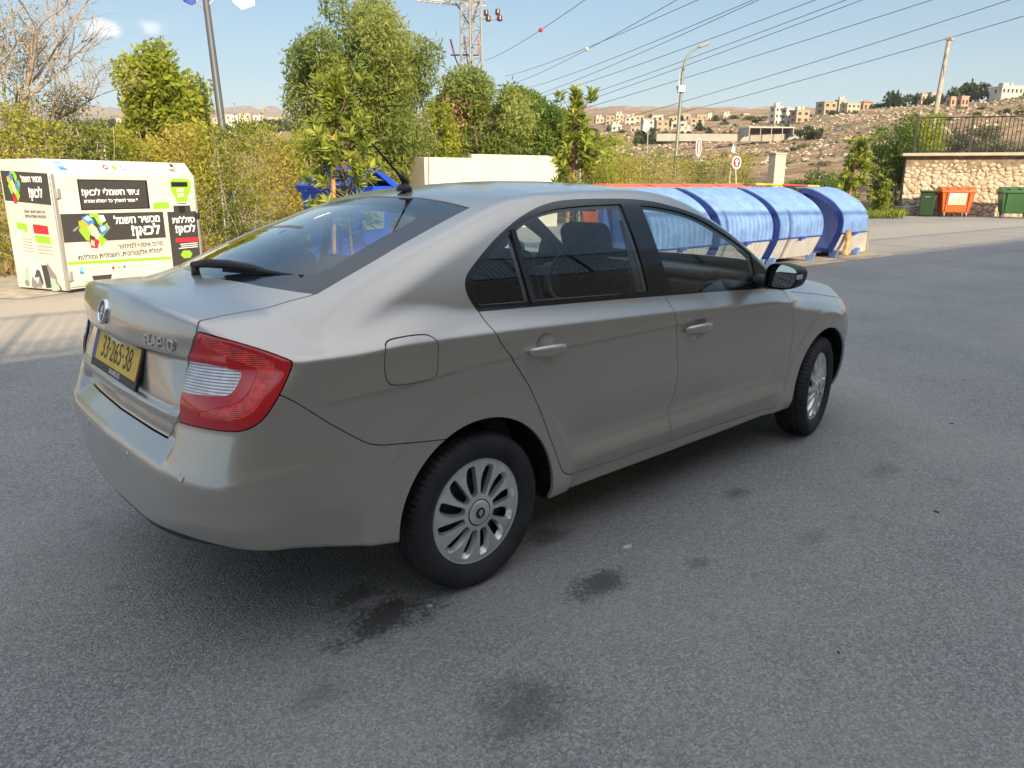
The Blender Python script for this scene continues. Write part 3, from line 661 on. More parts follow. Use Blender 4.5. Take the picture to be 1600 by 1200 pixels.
def wheel(x,y,s,steer=0):
    t=MB(); t.add([(p[0],s*-p[1],p[2]) for p in TV],TF); ty=t.build('tyre',TYRE,None,smooth=True,angle=math.radians(32))
    w=empty('wheel',(x,y,.297),steer); 
    w.parent=car; ty.parent=w
    rmb=MB(); rmb.lathe([(.199,.068),(.203,.074),(.206,.073),(.204,.06),(.190,.045),(.185,-.05)],96,'Y',(0,0,0))
    # perforated steel wheel behind the cover
    pv,pf=polar(.03,.190,22,240); r,t_=pv[:,0],pv[:,1]; k=((t_/(2*np.pi/16))%1-.5)*(2*np.pi/16)*r
    sdh=np.hypot(k,r-.150)-.011; A=(np.stack([r*np.cos(t_),.040-.03*np.abs(r-.12)/.08,r*np.sin(t_)],1),np.tile([0.,1,0],(len(r),1)),pf)
    _,kp=cut(A,sdh); rmb.add([tuple(v) for v in kp[0]],[tuple(map(int,f)) for f in kp[2]])
    rmb.lathe([(.0,.012),(.19,.012)],40,'Y')
    rmb.v=[(a,s*-b,c) for a,b,c in rmb.v]; rmb.build('steel_rim',STEEL,w,smooth=True,angle=math.radians(40))
    h=MB(); KW=1.028; h.add([(v[0]*KW,s*-(v[1]+.062),v[2]*KW) for v in HCV],[tuple(map(int,f)) for f in HCF])
    ring=[(.191,.0660),(.197,.0690),(.2085,.0705),(.2135,.0680),(.2145,.060)]
    h.lathe([(r,s*-z) for r,z in ring],128,'Y')
    h.lathe([(r,s*-z) for r,z in [(.0001,.0885),(.030,.0880),(.043,.0865),(.0465,.0840),(.0475,.078)]],64,'Y')
    for q in range(5):
        a0=q*2*math.pi/5+.35
        h.lathe  # ring of the centre cap is open in five places
    hub=h.build('wheel_cover',CAPM,w,smooth=True,angle=math.radians(28))
    e=MB(); e.lathe([(r,s*-z) for r,z in [(.0001,.0893),(.0205,.0891),(.0215,.0886)]],40,'Y'); em=e.build('cap_emblem',mat('emblem_dark',(.02,.025,.03),.3),w,smooth=True)
    me=winged_arrow(.019,s)
    me.transform(Matrix.Translation((0,s*-.0900,0))); o=link('cap_arrow',me,None); o.parent=w
    return w
def winged_arrow(R,s):
    b=MB(); c=MB()
    polys=[[(-.12,-.72),(.12,-.72),(.12,-.30),(-.12,-.30)],                       # shaft
           [(-.55,-.30),(.55,-.30),(.30,-.05),(-.28,-.05)],                        # broad arrow head
           [(-.50,.02),(-.16,.02),(-.10,.62),(-.34,.40)],[(-.10,.02),(.18,.02),(.16,.74),(-.04,.62)],[(.24,.02),(.46,.02),(.40,.52),(.22,.66)]]
    for p in polys: b.prism([(x*R,y*R) for x,y in p],(0,0,0),(s,0,0),(0,0,1),(0,s*-1,0),.0008)
    me=bpy.data.meshes.new('arrow'); me.from_pydata(b.v,[],b.f); me.materials.append(LETTER); return me
ST=math.radians(11)
wheel(0,-.738,1); wheel(2.594,-.722,1,ST); wheel(0,.738,-1); wheel(2.594,.722,-1,ST)
# wheel housings
for cx,cz in (RA,FA):
    for s in (1,-1):
        b=MB(); a=[math.pi*(.0+1.0*i/28) for i in range(29)]
        n=len(a); vs=[]
        def wat(x,z):
            w_=np.linspace(.5,.9,400); v=body_f(np.full(400,x),w_,np.full(400,z)); k=np.nonzero(v<0)[0]; return w_[k[-1]] if len(k) else .6
        wl_=[min(wat(cx+.362*math.cos(q),max(cz+.362*math.sin(q),.32)),.84)-.012 for q in a]
        for kk,R in ((0,.354),(.03,.368),(9,.372),(9,.02)):
            for q,wv in zip(a,wl_): vs.append((cx+R*math.cos(q),-s*(.50 if kk==9 else wv-kk),cz+R*math.sin(q)))
        b.add(vs,[(k*n+i,k*n+i+1,(k+1)*n+i+1,(k+1)*n+i) for k in range(3) for i in range(n-1)])
        b.build('wheel_housing',DARK,car,smooth=True)
# underside floor
b=MB(); b.box((1.40,0,.245),(3.6,1.20,.05)); b.box((-.52,0,.37),(.45,1.0,.05)); b.box((.4,.35,.225),(1.2,.09,.06));  b.build('floor_pan',DARK,car)
# ------------------------------------------------------------------ cabin
def cushion(b,c,d,R=None): b.box(c,d,rot=R)
def seat(x,y,name):
    b=MB(); Ry=Matrix.Rotation(math.radians(-20),3,'Y')
    b.box((x+.12,y,.52),(.50,.50,.16),rot=Matrix.Rotation(math.radians(-8),3,'Y'))
    b.box((x-.22,y,.82),(.14,.48,.60),rot=Ry)
    o=b.build(name,SEAT,car,smooth=True,bevel=.05,seg=4)
    h=MB(); h.box((x-.385,y,1.195),(.10,.27,.17),rot=Ry); h.build('headrest',SEAT,o,smooth=True,bevel=.045,seg=4)
    for k in (-.06,.06): p=MB(); p.tube([(x-.315,y+k,1.06),(x-.36,y+k,1.16)],.006,8); p.build('headrest_post',CHROME,o,smooth=True)
seat(1.42,-.36,'front_seat'); seat(1.42,.36,'front_seat')
b=MB(); b.box((.42,0,.52),(.52,1.26,.18)); b.box((.10,0,.80),(.15,1.28,.58),rot=Matrix.Rotation(math.radians(-22),3,'Y')); rs=b.build('rear_seat',SEAT,car,smooth=True,bevel=.05,seg=4)
for y in (-.40,0,.40):
    h=MB(); h.box((-.045,y,1.115),(.09,.26,.10),rot=Matrix.Rotation(math.radians(-22),3,'Y')); h.build('headrest',SEAT,rs,smooth=True,bevel=.035,seg=4)
b=MB(); b.box((-.30,0,1.00),(.50,1.18,.03)); b.build('parcel_shelf',TRIM,car,bevel=.01)
b=MB(); b.box((2.0,0,.86),(.42,1.42,.20)); b.box((2.12,0,.98),(.36,1.36,.05)); b.box((1.86,-.36,.985),(.14,.34,.06)); b.box((1.6,0,.55),(.9,.20,.30)); b.build('dashboard',TRIM,car,smooth=True,bevel=.04,seg=3)
b=MB(); 
pr=[(.175+.014*math.cos(q*math.pi/6),.014*math.sin(q*math.pi/6)) for q in range(12)]
b.lathe(pr,48,'Z',closed=True); b.box((0,0,-.01),(.12,.11,.035)); b.box((.09,0,-.005),(.16,.035,.015)); b.box((-.09,0,-.005),(.16,.035,.015)); b.box((0,-.09,-.005),(.04,.16,.015))
sw=b.build('steering_wheel',BLK,car,smooth=True,angle=math.radians(50)); sw.location=(1.70,.36,.93); sw.rotation_euler=(0,math.radians(-64),0)
b=MB(); b.box((1.36,0,1.345),(.03,.24,.065),rot=Matrix.Rotation(math.radians(10),3,'Y')); b.tube([(1.37,0,1.36),(1.42,0,1.40)],.012,8); b.build('inside_mirror',BLK,car,smooth=True,bevel=.012,seg=3)
b=MB(); b.box((1.05,0,.42),(2.2,1.3,.05)); b.build('cabin_floor',TRIM,car)
for s in (-1,1):
    b=MB(); b.box((1.24,s*.775,.66),(1.60,.03,.55)); b.build('door_lining',TRIM,car,bevel=.01)
    b=MB(); b.tube([(1.02,s*.735,.55),(1.0,s*.725,1.0),(.985,s*.62,1.30)],.022,8); b.build('seat_belt',mat('belt_webbing',(.25,.25,.26),.7),car,smooth=True)
# ------------------------------------------------------------------ badges, plate, wiper, aerial
def onrear(y,z):
    xs=np.linspace(-1.1,-.5,1200); v=body_f(xs,np.full(1200,y),np.full(1200,z)); i=np.nonzero(v<=0)[0][0]; p=np.array([[xs[i],y,z]]); n=unit(body_n(p))[0]; return Vector(p[0]),Vector(n)
p,n=onrear(0.0,1.034); Rb=n.to_track_quat('Z','Y').to_matrix().to_4x4()
zx=Vector((0,-1,0)); zy=n.cross(zx).normalized(); Mb=Matrix(((zx.x,zy.x,n.x,p.x),(zx.y,zy.y,n.y,p.y),(zx.z,zy.z,n.z,p.z),(0,0,0,1)))
b=MB(); b.lathe([(.0335,.0),(.0345,.007),(.038,.0095),(.042,.008),(.0435,.002),(.0435,-.003)],64,'Z'); b.v=[tuple(Mb@Vector(v)) for v in b.v]; bd=b.build('rear_badge',CHROME,tailgate,smooth=True)
b=MB(); b.lathe([(.0001,.004),(.034,.004)],48,'Z'); b.v=[tuple(Mb@Vector(v)) for v in b.v]; d0=[b.v,b.f]
m1=bpy.data.meshes.new('x'); m1.from_pydata(b.v,[],b.f); m1.materials.append(MATS['emblem_dark'])
me=winged_arrow(.033,1); me.transform(Mb@Matrix.Translation((0,0,.006))@Matrix.Rotation(math.radians(-90),4,'X'))
join_meshes('rear_emblem',[m1,me],tailgate)
p0,_=onrear(-.345,.992); p1,_=onrear(-.508,.990); pm,nm=onrear(-.427,.991)
zx=(p1-p0).normalized(); nn=zx.cross(Vector((0,0,1))).normalized(); nn=nn if nn.x<0 else -nn
nn=(nn+Vector((0,0,nm.z*.5))).normalized(); zy=nn.cross(zx).normalized()
Mt=Matrix(((zx.x,zy.x,nn.x,pm.x),(zx.y,zy.y,nn.y,pm.y),(zx.z,zy.z,nn.z,pm.z),(0,0,0,1)))
def block_letters(word,h,w,gap,st,t):
    """squared chrome capitals as strokes"""
    segs={'R':[((0,0),(0,1)),((0,1),(.8,1)),((.8,1),(.8,.48)),((.8,.48),(0,.48)),((.38,.48),(.85,0))],'A':[((0,0),(.42,1)),((.42,1),(.85,0)),((.17,.32),(.68,.32))],
          'P':[((0,0),(0,1)),((0,1),(.8,1)),((.8,1),(.8,.42)),((.8,.42),(0,.42))],'I':[((.1,0),(.1,1))],'D':[((0,0),(0,1)),((0,1),(.62,1)),((.62,1),(.85,.8)),((.85,.8),(.85,.2)),((.85,.2),(.62,0)),((.62,0),(0,0))]}
    b=MB(); x=0
    for ch in word:
        for (a,c) in segs[ch]:
            A=Vector((x+a[0]*w,a[1]*h,0)); B=Vector((x+c[0]*w,c[1]*h,0)); d=B-A; q=math.atan2(d.y,d.x)
            b.box((A+B)/2+Vector((0,0,t/2)),(d.length+st*.9,st,t),rz=q)
        x+=(.2*w if ch=='I' else .85*w)+gap
    for i,v in enumerate(b.v): b.v[i]=(v[0]-(x-gap)/2,v[1]-h/2,v[2])
    return b
b=block_letters('RAPID',.027,.028,.0125,.0060,.006); b.v=[tuple(Mt@(Vector(v)+Vector((0,0,.0015)))) for v in b.v]; b.build('model_lettering',LETTER,tailgate)
# number plate
A,B,Cc,D=[Vector(v) for v in ((-.902,.252,.936),(-.902,-.252,.936),(-.934,-.252,.840),(-.934,.252,.840))]
ctr=(A+B+Cc+D)/4+Vector((-.004,0,0)); zx=(B-A).normalized(); zy=(A-D).normalized(); nz=zx.cross(zy).normalized()
Mp=Matrix(((zx.x,zy.x,nz.x,ctr.x),(zx.y,zy.y,nz.y,ctr.y),(zx.z,zy.z,nz.z,ctr.z),(0,0,0,1)))
b=MB(); b.box((0,-.013,-.004),(.527,.141,.012)); b.v=[tuple(Mp@Vector(v)) for v in b.v]; plate=b.build('number_plate',BLK,car,bevel=.004)
b=MB(); b.box((.0,.0,.0035),(.508,.104,.004)); b.v=[tuple(Mp@Vector(v)) for v in b.v]; b.build('plate_face',mat('plate_yellow',(.72,.47,.045),.4,var=.1,vscale=12),plate)
b=MB(); b.box((-.232,.0,.0058),(.040,.104,.001)); b.v=[tuple(Mp@Vector(v)) for v in b.v]; b.build('plate_band',mat('plate_blue',(.03,.05,.28),.4),plate)
INK=mat('plate_ink',(.03,.025,.012),.5)
text_mesh('33·265·38',.108,'plate_digits',INK,plate,Mp@Matrix.Translation((.018,-.001,.0058)),.0006,sx=.80)
WHT=mat('print_white',(.80,.80,.78),.5)
text_mesh('04-6405105',.026,'plate_frame_text',WHT,plate,Mp@Matrix.Translation((.03,-.068,.0022)),.0003,sx=.95)
# parking sensors
for (x,y,z) in ((-.946,-.623,.629),(-.994,-.23,.600),(-.994,.23,.600),(-.946,.623,.629)):
    p,n=onrear(y,z); R=n.to_track_quat('Z','Y').to_matrix(); b=MB(); b.lathe([(.0001,.0022),(.0085,.002),(.0092,.0005),(.0098,.0005),(.0112,.0018),(.0124,.0006),(.0124,-.004)],28,'Z'); b.v=[tuple(R@Vector(v)+p) for v in b.v]; b.build('parking_sensor',PAINT,bumper,smooth=True,angle=math.radians(35))
# rear wiper
b=MB(); b.tube([(-.622,.022,1.112),(-.622,.022,1.158)],[.017,.014],14)
b.tube([(-.625,.035,1.164),(-.60,-.04,1.174),(-.56,-.13,1.174),(-.515,-.225,1.166),(-.495,-.265,1.158)],[.012,.016,.016,.014,.010],12)
for i,v in enumerate(b.v): pass
wp=b.build('rear_wiper',BLK,car,smooth=True)
b=MB(); b.tube([(-.565,-.105,1.158),(-.545,-.16,1.160),(-.50,-.265,1.158),(-.465,-.35,1.152),(-.435,-.425,1.147)],[.010,.011,.009,.007,.006],8); b.tube([(-.570,-.10,1.150),(-.50,-.27,1.148),(-.432,-.432,1.141)],[.004,.004,.004],6); b.box((-.434,-.428,1.147),(.02,.02,.018)); b.build('wiper_blade',RUB,wp,smooth=True)
# roof aerial
b=MB(); b.tube([(.30,0,1.435),(.285,0,1.452),(.262,0,1.475),(.245,0,1.490)],[.001,.016,.011,.006],12)
b.lathe([(.0001,.026),(.012,.024),(.026,.012),(.034,.001),(.034,-.012)],24,'Z',(.275,0,1.428))
ae=b.build('roof_aerial',BLK,car,smooth=True)
b=MB(); b.tube([(.258,0,1.478),(.125,0,1.606)],[.0055,.0045],10); b.build('aerial_rod',BLK,ae,smooth=True)
# ------------------------------------------------------------------ ground, terrain, the wall behind the camera
F_PX=1168.96
def at(px,py,depth): return CAM+depth*(_f+(px-800)/F_PX*_r2-(py-600)/F_PX*_u2)
def gat(px,py,z=0.0):
    d=_f+(px-800)/F_PX*_r2-(py-600)/F_PX*_u2; return CAM+d*((z-CAM[2])/d[2])
def asphalt_mat():
    m=bpy.data.materials.new('asphalt'); m.use_nodes=True; n=m.node_tree.nodes; l=m.node_tree.links; b=n['Principled BSDF']
    tc=n.new('ShaderNodeTexCoord'); P=tc.outputs['Object']
    def noise(s,d=4,r=.6):
        t=n.new('ShaderNodeTexNoise'); t.inputs['Scale'].default_value=s; t.inputs['Detail'].default_value=d; t.inputs['Roughness'].default_value=r; l.new(P,t.inputs[0]); return t.outputs[0]
    def ramp(i,pts):
        r=n.new('ShaderNodeValToRGB'); e=r.color_ramp.elements
        while len(e)<len(pts): e.new(.5)
        for q,(p,c) in zip(e,pts): q.position=p; q.color=(*c,1)
        l.new(i,r.inputs[0]); return r.outputs[0]
    def mix(f,a,b_,mode='MIX'):
        x=n.new('ShaderNodeMix'); x.data_type='RGBA'; x.blend_type=mode
        if isinstance(f,float): x.inputs[0].default_value=f
        else: l.new(f,x.inputs[0])
        for s,v in ((6,a),(7,b_)):
            if isinstance(v,tuple): x.inputs[s].default_value=(*v,1)
            else: l.new(v,x.inputs[s])
        return x.outputs[2]
    vo=n.new('ShaderNodeTexVoronoi'); vo.inputs['Scale'].default_value=150; l.new(P,vo.inputs[0])
    wn=n.new('ShaderNodeSeparateColor'); l.new(vo.outputs['Color'],wn.inputs[0])
    agg=ramp(wn.outputs[0],[(0,(.055,.055,.055)),(.30,(.16,.158,.155)),(.68,(.27,.27,.268)),(.90,(.38,.376,.365)),(1,(.50,.49,.47))])
    base=mix(.42,agg,ramp(noise(1.1,6,.62),[(.3,(.19,.19,.19)),(.7,(.28,.276,.266))]))
    # pale dusty patches and darker oil-like stains
    dust=ramp(noise(.42,8,.66),[(.42,(0,0,0)),(.64,(1,1,1))]); base=mix(n_mul(n,l,dust,.38),base,(.37,.35,.32))
    st=ramp(noise(2.3,7,.7),[(.60,(0,0,0)),(.72,(1,1,1))]); base=mix(n_mul(n,l,st,.45),base,(.12,.116,.11))
    # stain spots where cars have stood
    for (x,y,rx,ry,k) in STAINS:
        vm=n.new('ShaderNodeVectorMath'); vm.operation='SUBTRACT'; l.new(P,vm.inputs[0]); vm.inputs[1].default_value=(x,y,0)
        v2=n.new('ShaderNodeVectorMath'); v2.operation='DIVIDE'; l.new(vm.outputs[0],v2.inputs[0]); v2.inputs[1].default_value=(rx,ry,1)
        ln=n.new('ShaderNodeVectorMath'); ln.operation='LENGTH'; l.new(v2.outputs[0],ln.inputs[0])
        ad=n.new('ShaderNodeMath'); ad.operation='MULTIPLY_ADD'; l.new(noise(9,5,.7),ad.inputs[0]); ad.inputs[1].default_value=1.2; ad0=n.new('ShaderNodeMath'); ad0.operation='MULTIPLY_ADD'; l.new(noise(55,3,.8),ad0.inputs[0]); ad0.inputs[1].default_value=1.5; l.new(ln.outputs[1],ad0.inputs[2]); l.new(ad0.outputs[0],ad.inputs[2])
        f=ramp(ad.outputs[0],[(.0,(1,1,1)),(1.0,(0,0,0))]); 
        mr=n.new('ShaderNodeMapRange'); mr.inputs[1].default_value=2.0; mr.inputs[2].default_value=1.62; mr.inputs[3].default_value=0; mr.inputs[4].default_value=k; l.new(ad.outputs[0],mr.inputs[0])
        base=mix(mr.outputs[0],base,(.05,.048,.046))
    # pale dusty tint whose colour also brightens the sunlit strips of tarmac
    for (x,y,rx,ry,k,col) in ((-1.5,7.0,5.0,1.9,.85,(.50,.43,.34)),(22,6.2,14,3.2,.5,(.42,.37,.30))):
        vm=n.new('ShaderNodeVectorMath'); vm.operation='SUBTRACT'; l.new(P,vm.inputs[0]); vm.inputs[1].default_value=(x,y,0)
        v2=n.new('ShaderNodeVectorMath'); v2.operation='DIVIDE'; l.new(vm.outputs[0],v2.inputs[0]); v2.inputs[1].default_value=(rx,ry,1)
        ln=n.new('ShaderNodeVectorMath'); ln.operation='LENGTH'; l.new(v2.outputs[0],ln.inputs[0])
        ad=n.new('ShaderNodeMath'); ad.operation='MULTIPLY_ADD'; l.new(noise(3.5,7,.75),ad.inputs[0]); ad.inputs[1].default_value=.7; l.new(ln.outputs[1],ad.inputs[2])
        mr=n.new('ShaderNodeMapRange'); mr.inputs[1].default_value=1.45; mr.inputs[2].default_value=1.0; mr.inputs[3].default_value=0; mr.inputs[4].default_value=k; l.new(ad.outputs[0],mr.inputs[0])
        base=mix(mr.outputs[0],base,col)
    # pale crumbs
    v3=n.new('ShaderNodeTexVoronoi'); v3.inputs['Scale'].default_value=7; l.new(P,v3.inputs[0])
    cr=ramp(v3.outputs['Distance'],[(.035,(1,1,1)),(.06,(0,0,0))]); base=mix(n_mul(n,l,cr,.22),base,(.5,.48,.44))
    l.new(base,b.inputs['Base Color']); b.inputs['Roughness'].default_value=.86
    vb=n.new('ShaderNodeBump'); vb.inputs['Strength'].default_value=.7; vb.inputs['Distance'].default_value=.006
    l.new(vo.outputs['Distance'],vb.inputs['Height']); vb.invert=True; l.new(vb.outputs[0],b.inputs['Normal'])
    return m
def n_mul(n,l,s,k):
    x=n.new('ShaderNodeMath'); x.operation='MULTIPLY'; l.new(s,x.inputs[0]); x.inputs[1].default_value=k; return x.outputs[0]
STAINS=[]
for px,py,rx,ry,k in ((600,965,.36,.20,.95),(560,930,.20,.12,.7),(935,915,.26,.15,.8),(1150,770,.16,.10,.5),(850,840,.22,.12,.6),(820,1110,.30,.22,.55),(500,1085,.18,.12,.35),(1090,880,.12,.08,.4),(1380,735,.25,.12,.35),(1270,840,.2,.1,.3)):
    g=gat(px,py); STAINS.append((float(g[0]),float(g[1]),rx,ry,k))
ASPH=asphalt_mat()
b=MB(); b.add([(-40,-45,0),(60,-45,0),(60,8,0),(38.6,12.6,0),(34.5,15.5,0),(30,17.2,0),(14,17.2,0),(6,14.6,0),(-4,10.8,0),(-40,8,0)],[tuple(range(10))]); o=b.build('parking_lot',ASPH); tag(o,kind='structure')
CONC=mat('concrete_pale',(.46,.42,.35),.9,var=.16,vscale=3,bump=.3,bscale=60)
# pavement under the container
b=MB(); b.add([(-9,8.0,.006),(-.15,8.75,.006),(.15,8.45,.006),(3.6,10.0,.006),(6.2,12.2,.006),(7,14.9,.006),(-9,11.6,.006)],[tuple(range(7))]); o=b.build('pavement',mat('pavement_dust',(.40,.35,.28),.95,var=.2,vscale=5,bump=.4,bscale=50)); tag(o,kind='structure')
b=MB(); b.box((-.95,9.9,.05),(1.3,1.7,.10),rz=.12); o=b.build('concrete_pad',CONC,bevel=.01); tag(o,kind='structure')
b=MB(); b.add([(8.2,3.95,.006),(15.3,3.65,.006),(16.5,7.2,.006),(8.6,7.2,.006)],[(0,1,2,3)]); o=b.build('bin_apron',mat('apron_dust',(.36,.31,.24),.95,var=.25,vscale=2.5,bump=.4,bscale=50)); tag(o,kind='structure')
# kerb along the planted edge
STONEK=mat('kerb_stone',(.42,.36,.28),.9,var=.3,vscale=4,bump=.6,bscale=14)
def kerb(pts,h,w,name):
    b=MB()
    for (a,c) in zip(pts[:-1],pts[1:]):
        a=Vector(a);c=Vector(c);d=c-a; b.box((a+c)/2+Vector((0,0,h/2)),(d.length,w,h),rz=math.atan2(d.y,d.x))
    o=b.build(name,STONEK,bevel=.03); tag(o,kind='structure'); return o
k0=gat(1345,331); k1=gat(1420,337)
kerb([(-14,9.4,0),(-4,11.0,0)],.14,.2,'kerb')
kerb([(k0[0],k0[1],0),(k1[0],k1[1],0)],.42,.5,'kerb')
# ------------------------------------------------------------------ terrain: valley and hills as a sheet around the camera
ROWS=[13,16,24,45,60,90,140,220,300,400,700,1500,4000,7000]
ROWS=ROWS[:13]
TY={-900:[420,396,366,330,312,298,286,275,262,240,222,208,196,192],
     0:[420,396,366,330,312,298,286,275,262,240,222,206,188,185],
   300:[420,396,366,326,308,295,282,268,255,240,222,206,190,187],
   480:[420,396,364,324,304,288,270,252,240,228,212,200,190,188],
   700:[420,396,360,320,298,278,262,247,238,228,210,198,192,191],
   860:[420,396,358,318,292,270,252,236,222,212,196,190,190,190],
   960:[420,396,356,316,284,264,246,226,208,196,184,188,190,190],
  1120:[420,396,356,314,280,262,244,224,203,188,183,188,190,190],
  1220:[420,396,356,312,276,256,236,216,194,180,182,188,190,190],
  1290:[420,396,356,308,272,248,224,200,180,184,190,190,190,190],
  1400:[420,396,372,300,262,226,200,184,172,182,188,190,190,190],
  1500:[420,396,372,262,236,206,186,172,165,178,186,190,190,190],
  1600:[420,396,372,256,228,198,176,160,153,170,184,190,190,190],
  2500:[420,396,372,256,228,198,176,160,153,170,184,190,190,190]}
TX_=sorted(TY); TZ=np.array([[CAM[2]+(284.5-y)/F_PX*d for y,d in zip(TY[k],ROWS)] for k in TX_])
WA0=gat(1405,336.0)[:2]; WA1=gat(1600,338.6)[:2]; WSG=1 if (WA1[0]-WA0[0])*(CAM[1]-WA0[1])-(WA1[1]-WA0[1])*(CAM[0]-WA0[0])>0 else -1
from_noise=[(rng.uniform(0,6.28),rng.uniform(.6,1.4)) for _ in range(24)]
def terrain_z(px,d,X,Y):
    wl=(WA1[0]-WA0[0])*(Y-WA0[1])-(WA1[1]-WA0[1])*(X-WA0[0])
    if px>1345 and d>20 and wl*WSG>-6 and X<80:
        return -.35
    ld=math.log(d); r=[math.log(q) for q in ROWS]
    j=min(max(np.searchsorted(r,ld)-1,0),len(r)-2); t=(ld-r[j])/(r[j+1]-r[j]); t=min(max(t,0),1); t2=t*t*(3-2*t)*.4+t*.6
    zz=[TZ[i,j]*(1-t2)+TZ[i,j+1]*t2 for i in range(len(TX_))]
    z=float(np.interp(px,TX_,zz))
    a=0
    for i,(ph,s) in enumerate(from_noise[:12]):
        k=.02*1.6**(i%7)*s; a+=math.sin(X*k*math.cos(ph*7)+Y*k*math.sin(ph*7)+ph)/(1.55**(i%7))
    amp=np.interp(d,[18,45,90,300,1500,4000],[0,.10,.5,1.6,7,22])
    return z+a*amp*.45
def world_of(px,d):
    lat=(px-800)/F_PX*d; fh=np.array([math.cos(_yaw),math.sin(_yaw)]); rh=np.array([math.sin(_yaw),-math.cos(_yaw)])
    # pixel column at the horizon line
    p=CAM[:2]+fh*d*1.035+rh*lat; return float(p[0]),float(p[1])
cols=np.concatenate([np.linspace(-900,0,26)[:-1],np.linspace(0,1650,170),np.linspace(1650,2500,24)[1:]]); ds=np.exp(np.linspace(math.log(13),math.log(4000),150))
V=[];Fq=[]
for i,dd in enumerate(ds):
    for j,px in enumerate(cols):
        X,Y=world_of(px,dd); V.append((X,Y,terrain_z(px,dd,X,Y)))
nc=len(cols)
for i in range(len(ds)-1):
    for j in range(nc-1): Fq.append((i*nc+j,i*nc+j+1,(i+1)*nc+j+1,(i+1)*nc+j))
def soil_mat():
    m=bpy.data.materials.new('hillside_soil'); m.use_nodes=True; n=m.node_tree.nodes; l=m.node_tree.links; b=n['Principled BSDF']; b.inputs['Roughness'].default_value=.95
    tc=n.new('ShaderNodeTexCoord'); P=tc.outputs['Object']
    def noise(s,d=6,r=.65):
        t=n.new('ShaderNodeTexNoise'); t.inputs['Scale'].default_value=s; t.inputs['Detail'].default_value=d; t.inputs['Roughness'].default_value=r; l.new(P,t.inputs[0]); return t.outputs[0]
    def ramp(i,pts):
        r=n.new('ShaderNodeValToRGB'); e=r.color_ramp.elements
        while len(e)<len(pts): e.new(.5)
        for q,(p,c) in zip(e,pts): q.position=p; q.color=(*c,1)
        l.new(i,r.inputs[0]); return r.outputs[0]
    a=ramp(noise(.11,10,.8),[(.34,(.13,.075,.04)),(.47,(.30,.18,.095)),(.58,(.42,.28,.16)),(.68,(.60,.50,.38))])
    g=ramp(noise(.045,8,.7),[(.50,(0,0,0)),(.60,(1,1,1))])
    x=n.new('ShaderNodeMix'); x.data_type='RGBA'; l.new(n_mul(n,l,g,.75),x.inputs[0]); l.new(a,x.inputs[6]); x.inputs[7].default_value=(.10,.115,.045,1)
    r2=ramp(noise(.8,8,.8),[(.55,(0,0,0)),(.63,(1,1,1))]); y=n.new('ShaderNodeMix'); y.data_type='RGBA'; l.new(n_mul(n,l,r2,.8),y.inputs[0]); l.new(x.outputs[2],y.inputs[6]); y.inputs[7].default_value=(.55,.48,.40,1)
    l.new(y.outputs[2],b.inputs['Base Color'])
    bp=n.new('ShaderNodeBump'); bp.inputs['Strength'].default_value=1; bp.inputs['Distance'].default_value=1.6; l.new(noise(.5,6),bp.inputs['Height']); l.new(bp.outputs[0],b.inputs['Normal'])
    return m
SOIL=soil_mat()
o=tri_mesh('terrain',np.array(V),np.array(Fq),SOIL); tag(o,kind='structure')
b=MB(); b.add([(-9000,-9000,-.4),(9000,-9000,-.4),(9000,9000,-.4),(-9000,9000,-.4)],[(0,1,2,3)])
o=b.build('plain',SOIL); o.location.z=-.25; tag(o,kind='structure')
# loose pale rocks and dark scrub tufts over the slope
def scatter_rocks(n,name,m,smin,smax,seed,dr=(70,290),pr=(930,1640)):
    r_=np.random.default_rng(seed); base=np.array([(1,0,0),(-1,0,0),(0,1,0),(0,-1,0),(0,0,1),(0,0,-1)],float); fc=np.array([(0,2,4),(2,1,4),(1,3,4),(3,0,4),(2,0,5),(1,2,5),(3,1,5),(0,3,5)])
    VV=[];FF=[]
    for i in range(n):
        px=r_.uniform(*pr); d=dr[0]+(dr[1]-dr[0])*r_.uniform()**.8; X,Y=world_of(px,d); z=terrain_z(px,d,X,Y); s=r_.uniform(smin,smax)*(1+d/260)
        q=base*s*r_.uniform(.6,1.3,(6,1))*np.array([1.3,1.3,.75]); a=r_.uniform(0,6.28); R=np.array([[math.cos(a),-math.sin(a),0],[math.sin(a),math.cos(a),0],[0,0,1]]); VV.append(q@R.T+[X,Y,z]); FF.append(fc+6*i)
    o=tri_mesh(name,np.concatenate(VV),np.concatenate(FF),m,None,None,False); tag(o,kind='stuff')
scatter_rocks(1700,'hillside_rocks',mat('pale_rock',(.44,.35,.25),.95,var=.3,vscale=.4),.10,.34,3)
scatter_rocks(1500,'hillside_scrub',mat('dry_scrub',(.14,.125,.055),.95,var=.4,vscale=.3),.14,.42,4)
# ------------------------------------------------------------------ retaining wall with railing behind the camera: it throws the shade
WALLH=4.55
def wall_y(x): return -5.85-.058*x
def stone_mat():
    m=bpy.data.materials.new('coursed_stone'); m.use_nodes=True; n=m.node_tree.nodes; l=m.node_tree.links; b=n['Principled BSDF']
    tc=n.new('ShaderNodeTexCoord'); mp=n.new('ShaderNodeMapping'); l.new(tc.outputs['Object'],mp.inputs[0]); mp.inputs['Rotation'].default_value=(math.radians(90),0,0)
    br=n.new('ShaderNodeTexBrick'); br.inputs['Scale'].default_value=2.2; br.inputs['Color1'].default_value=(.46,.38,.29,1); br.inputs['Color2'].default_value=(.36,.29,.21,1); br.inputs['Mortar'].default_value=(.18,.15,.12,1); br.inputs['Mortar Size'].default_value=.03
    l.new(mp.outputs[0],br.inputs[0]); l.new(br.outputs[0],b.inputs['Base Color']); b.inputs['Roughness'].default_value=.9
    return m
b=MB(); x0,x1=-40,62
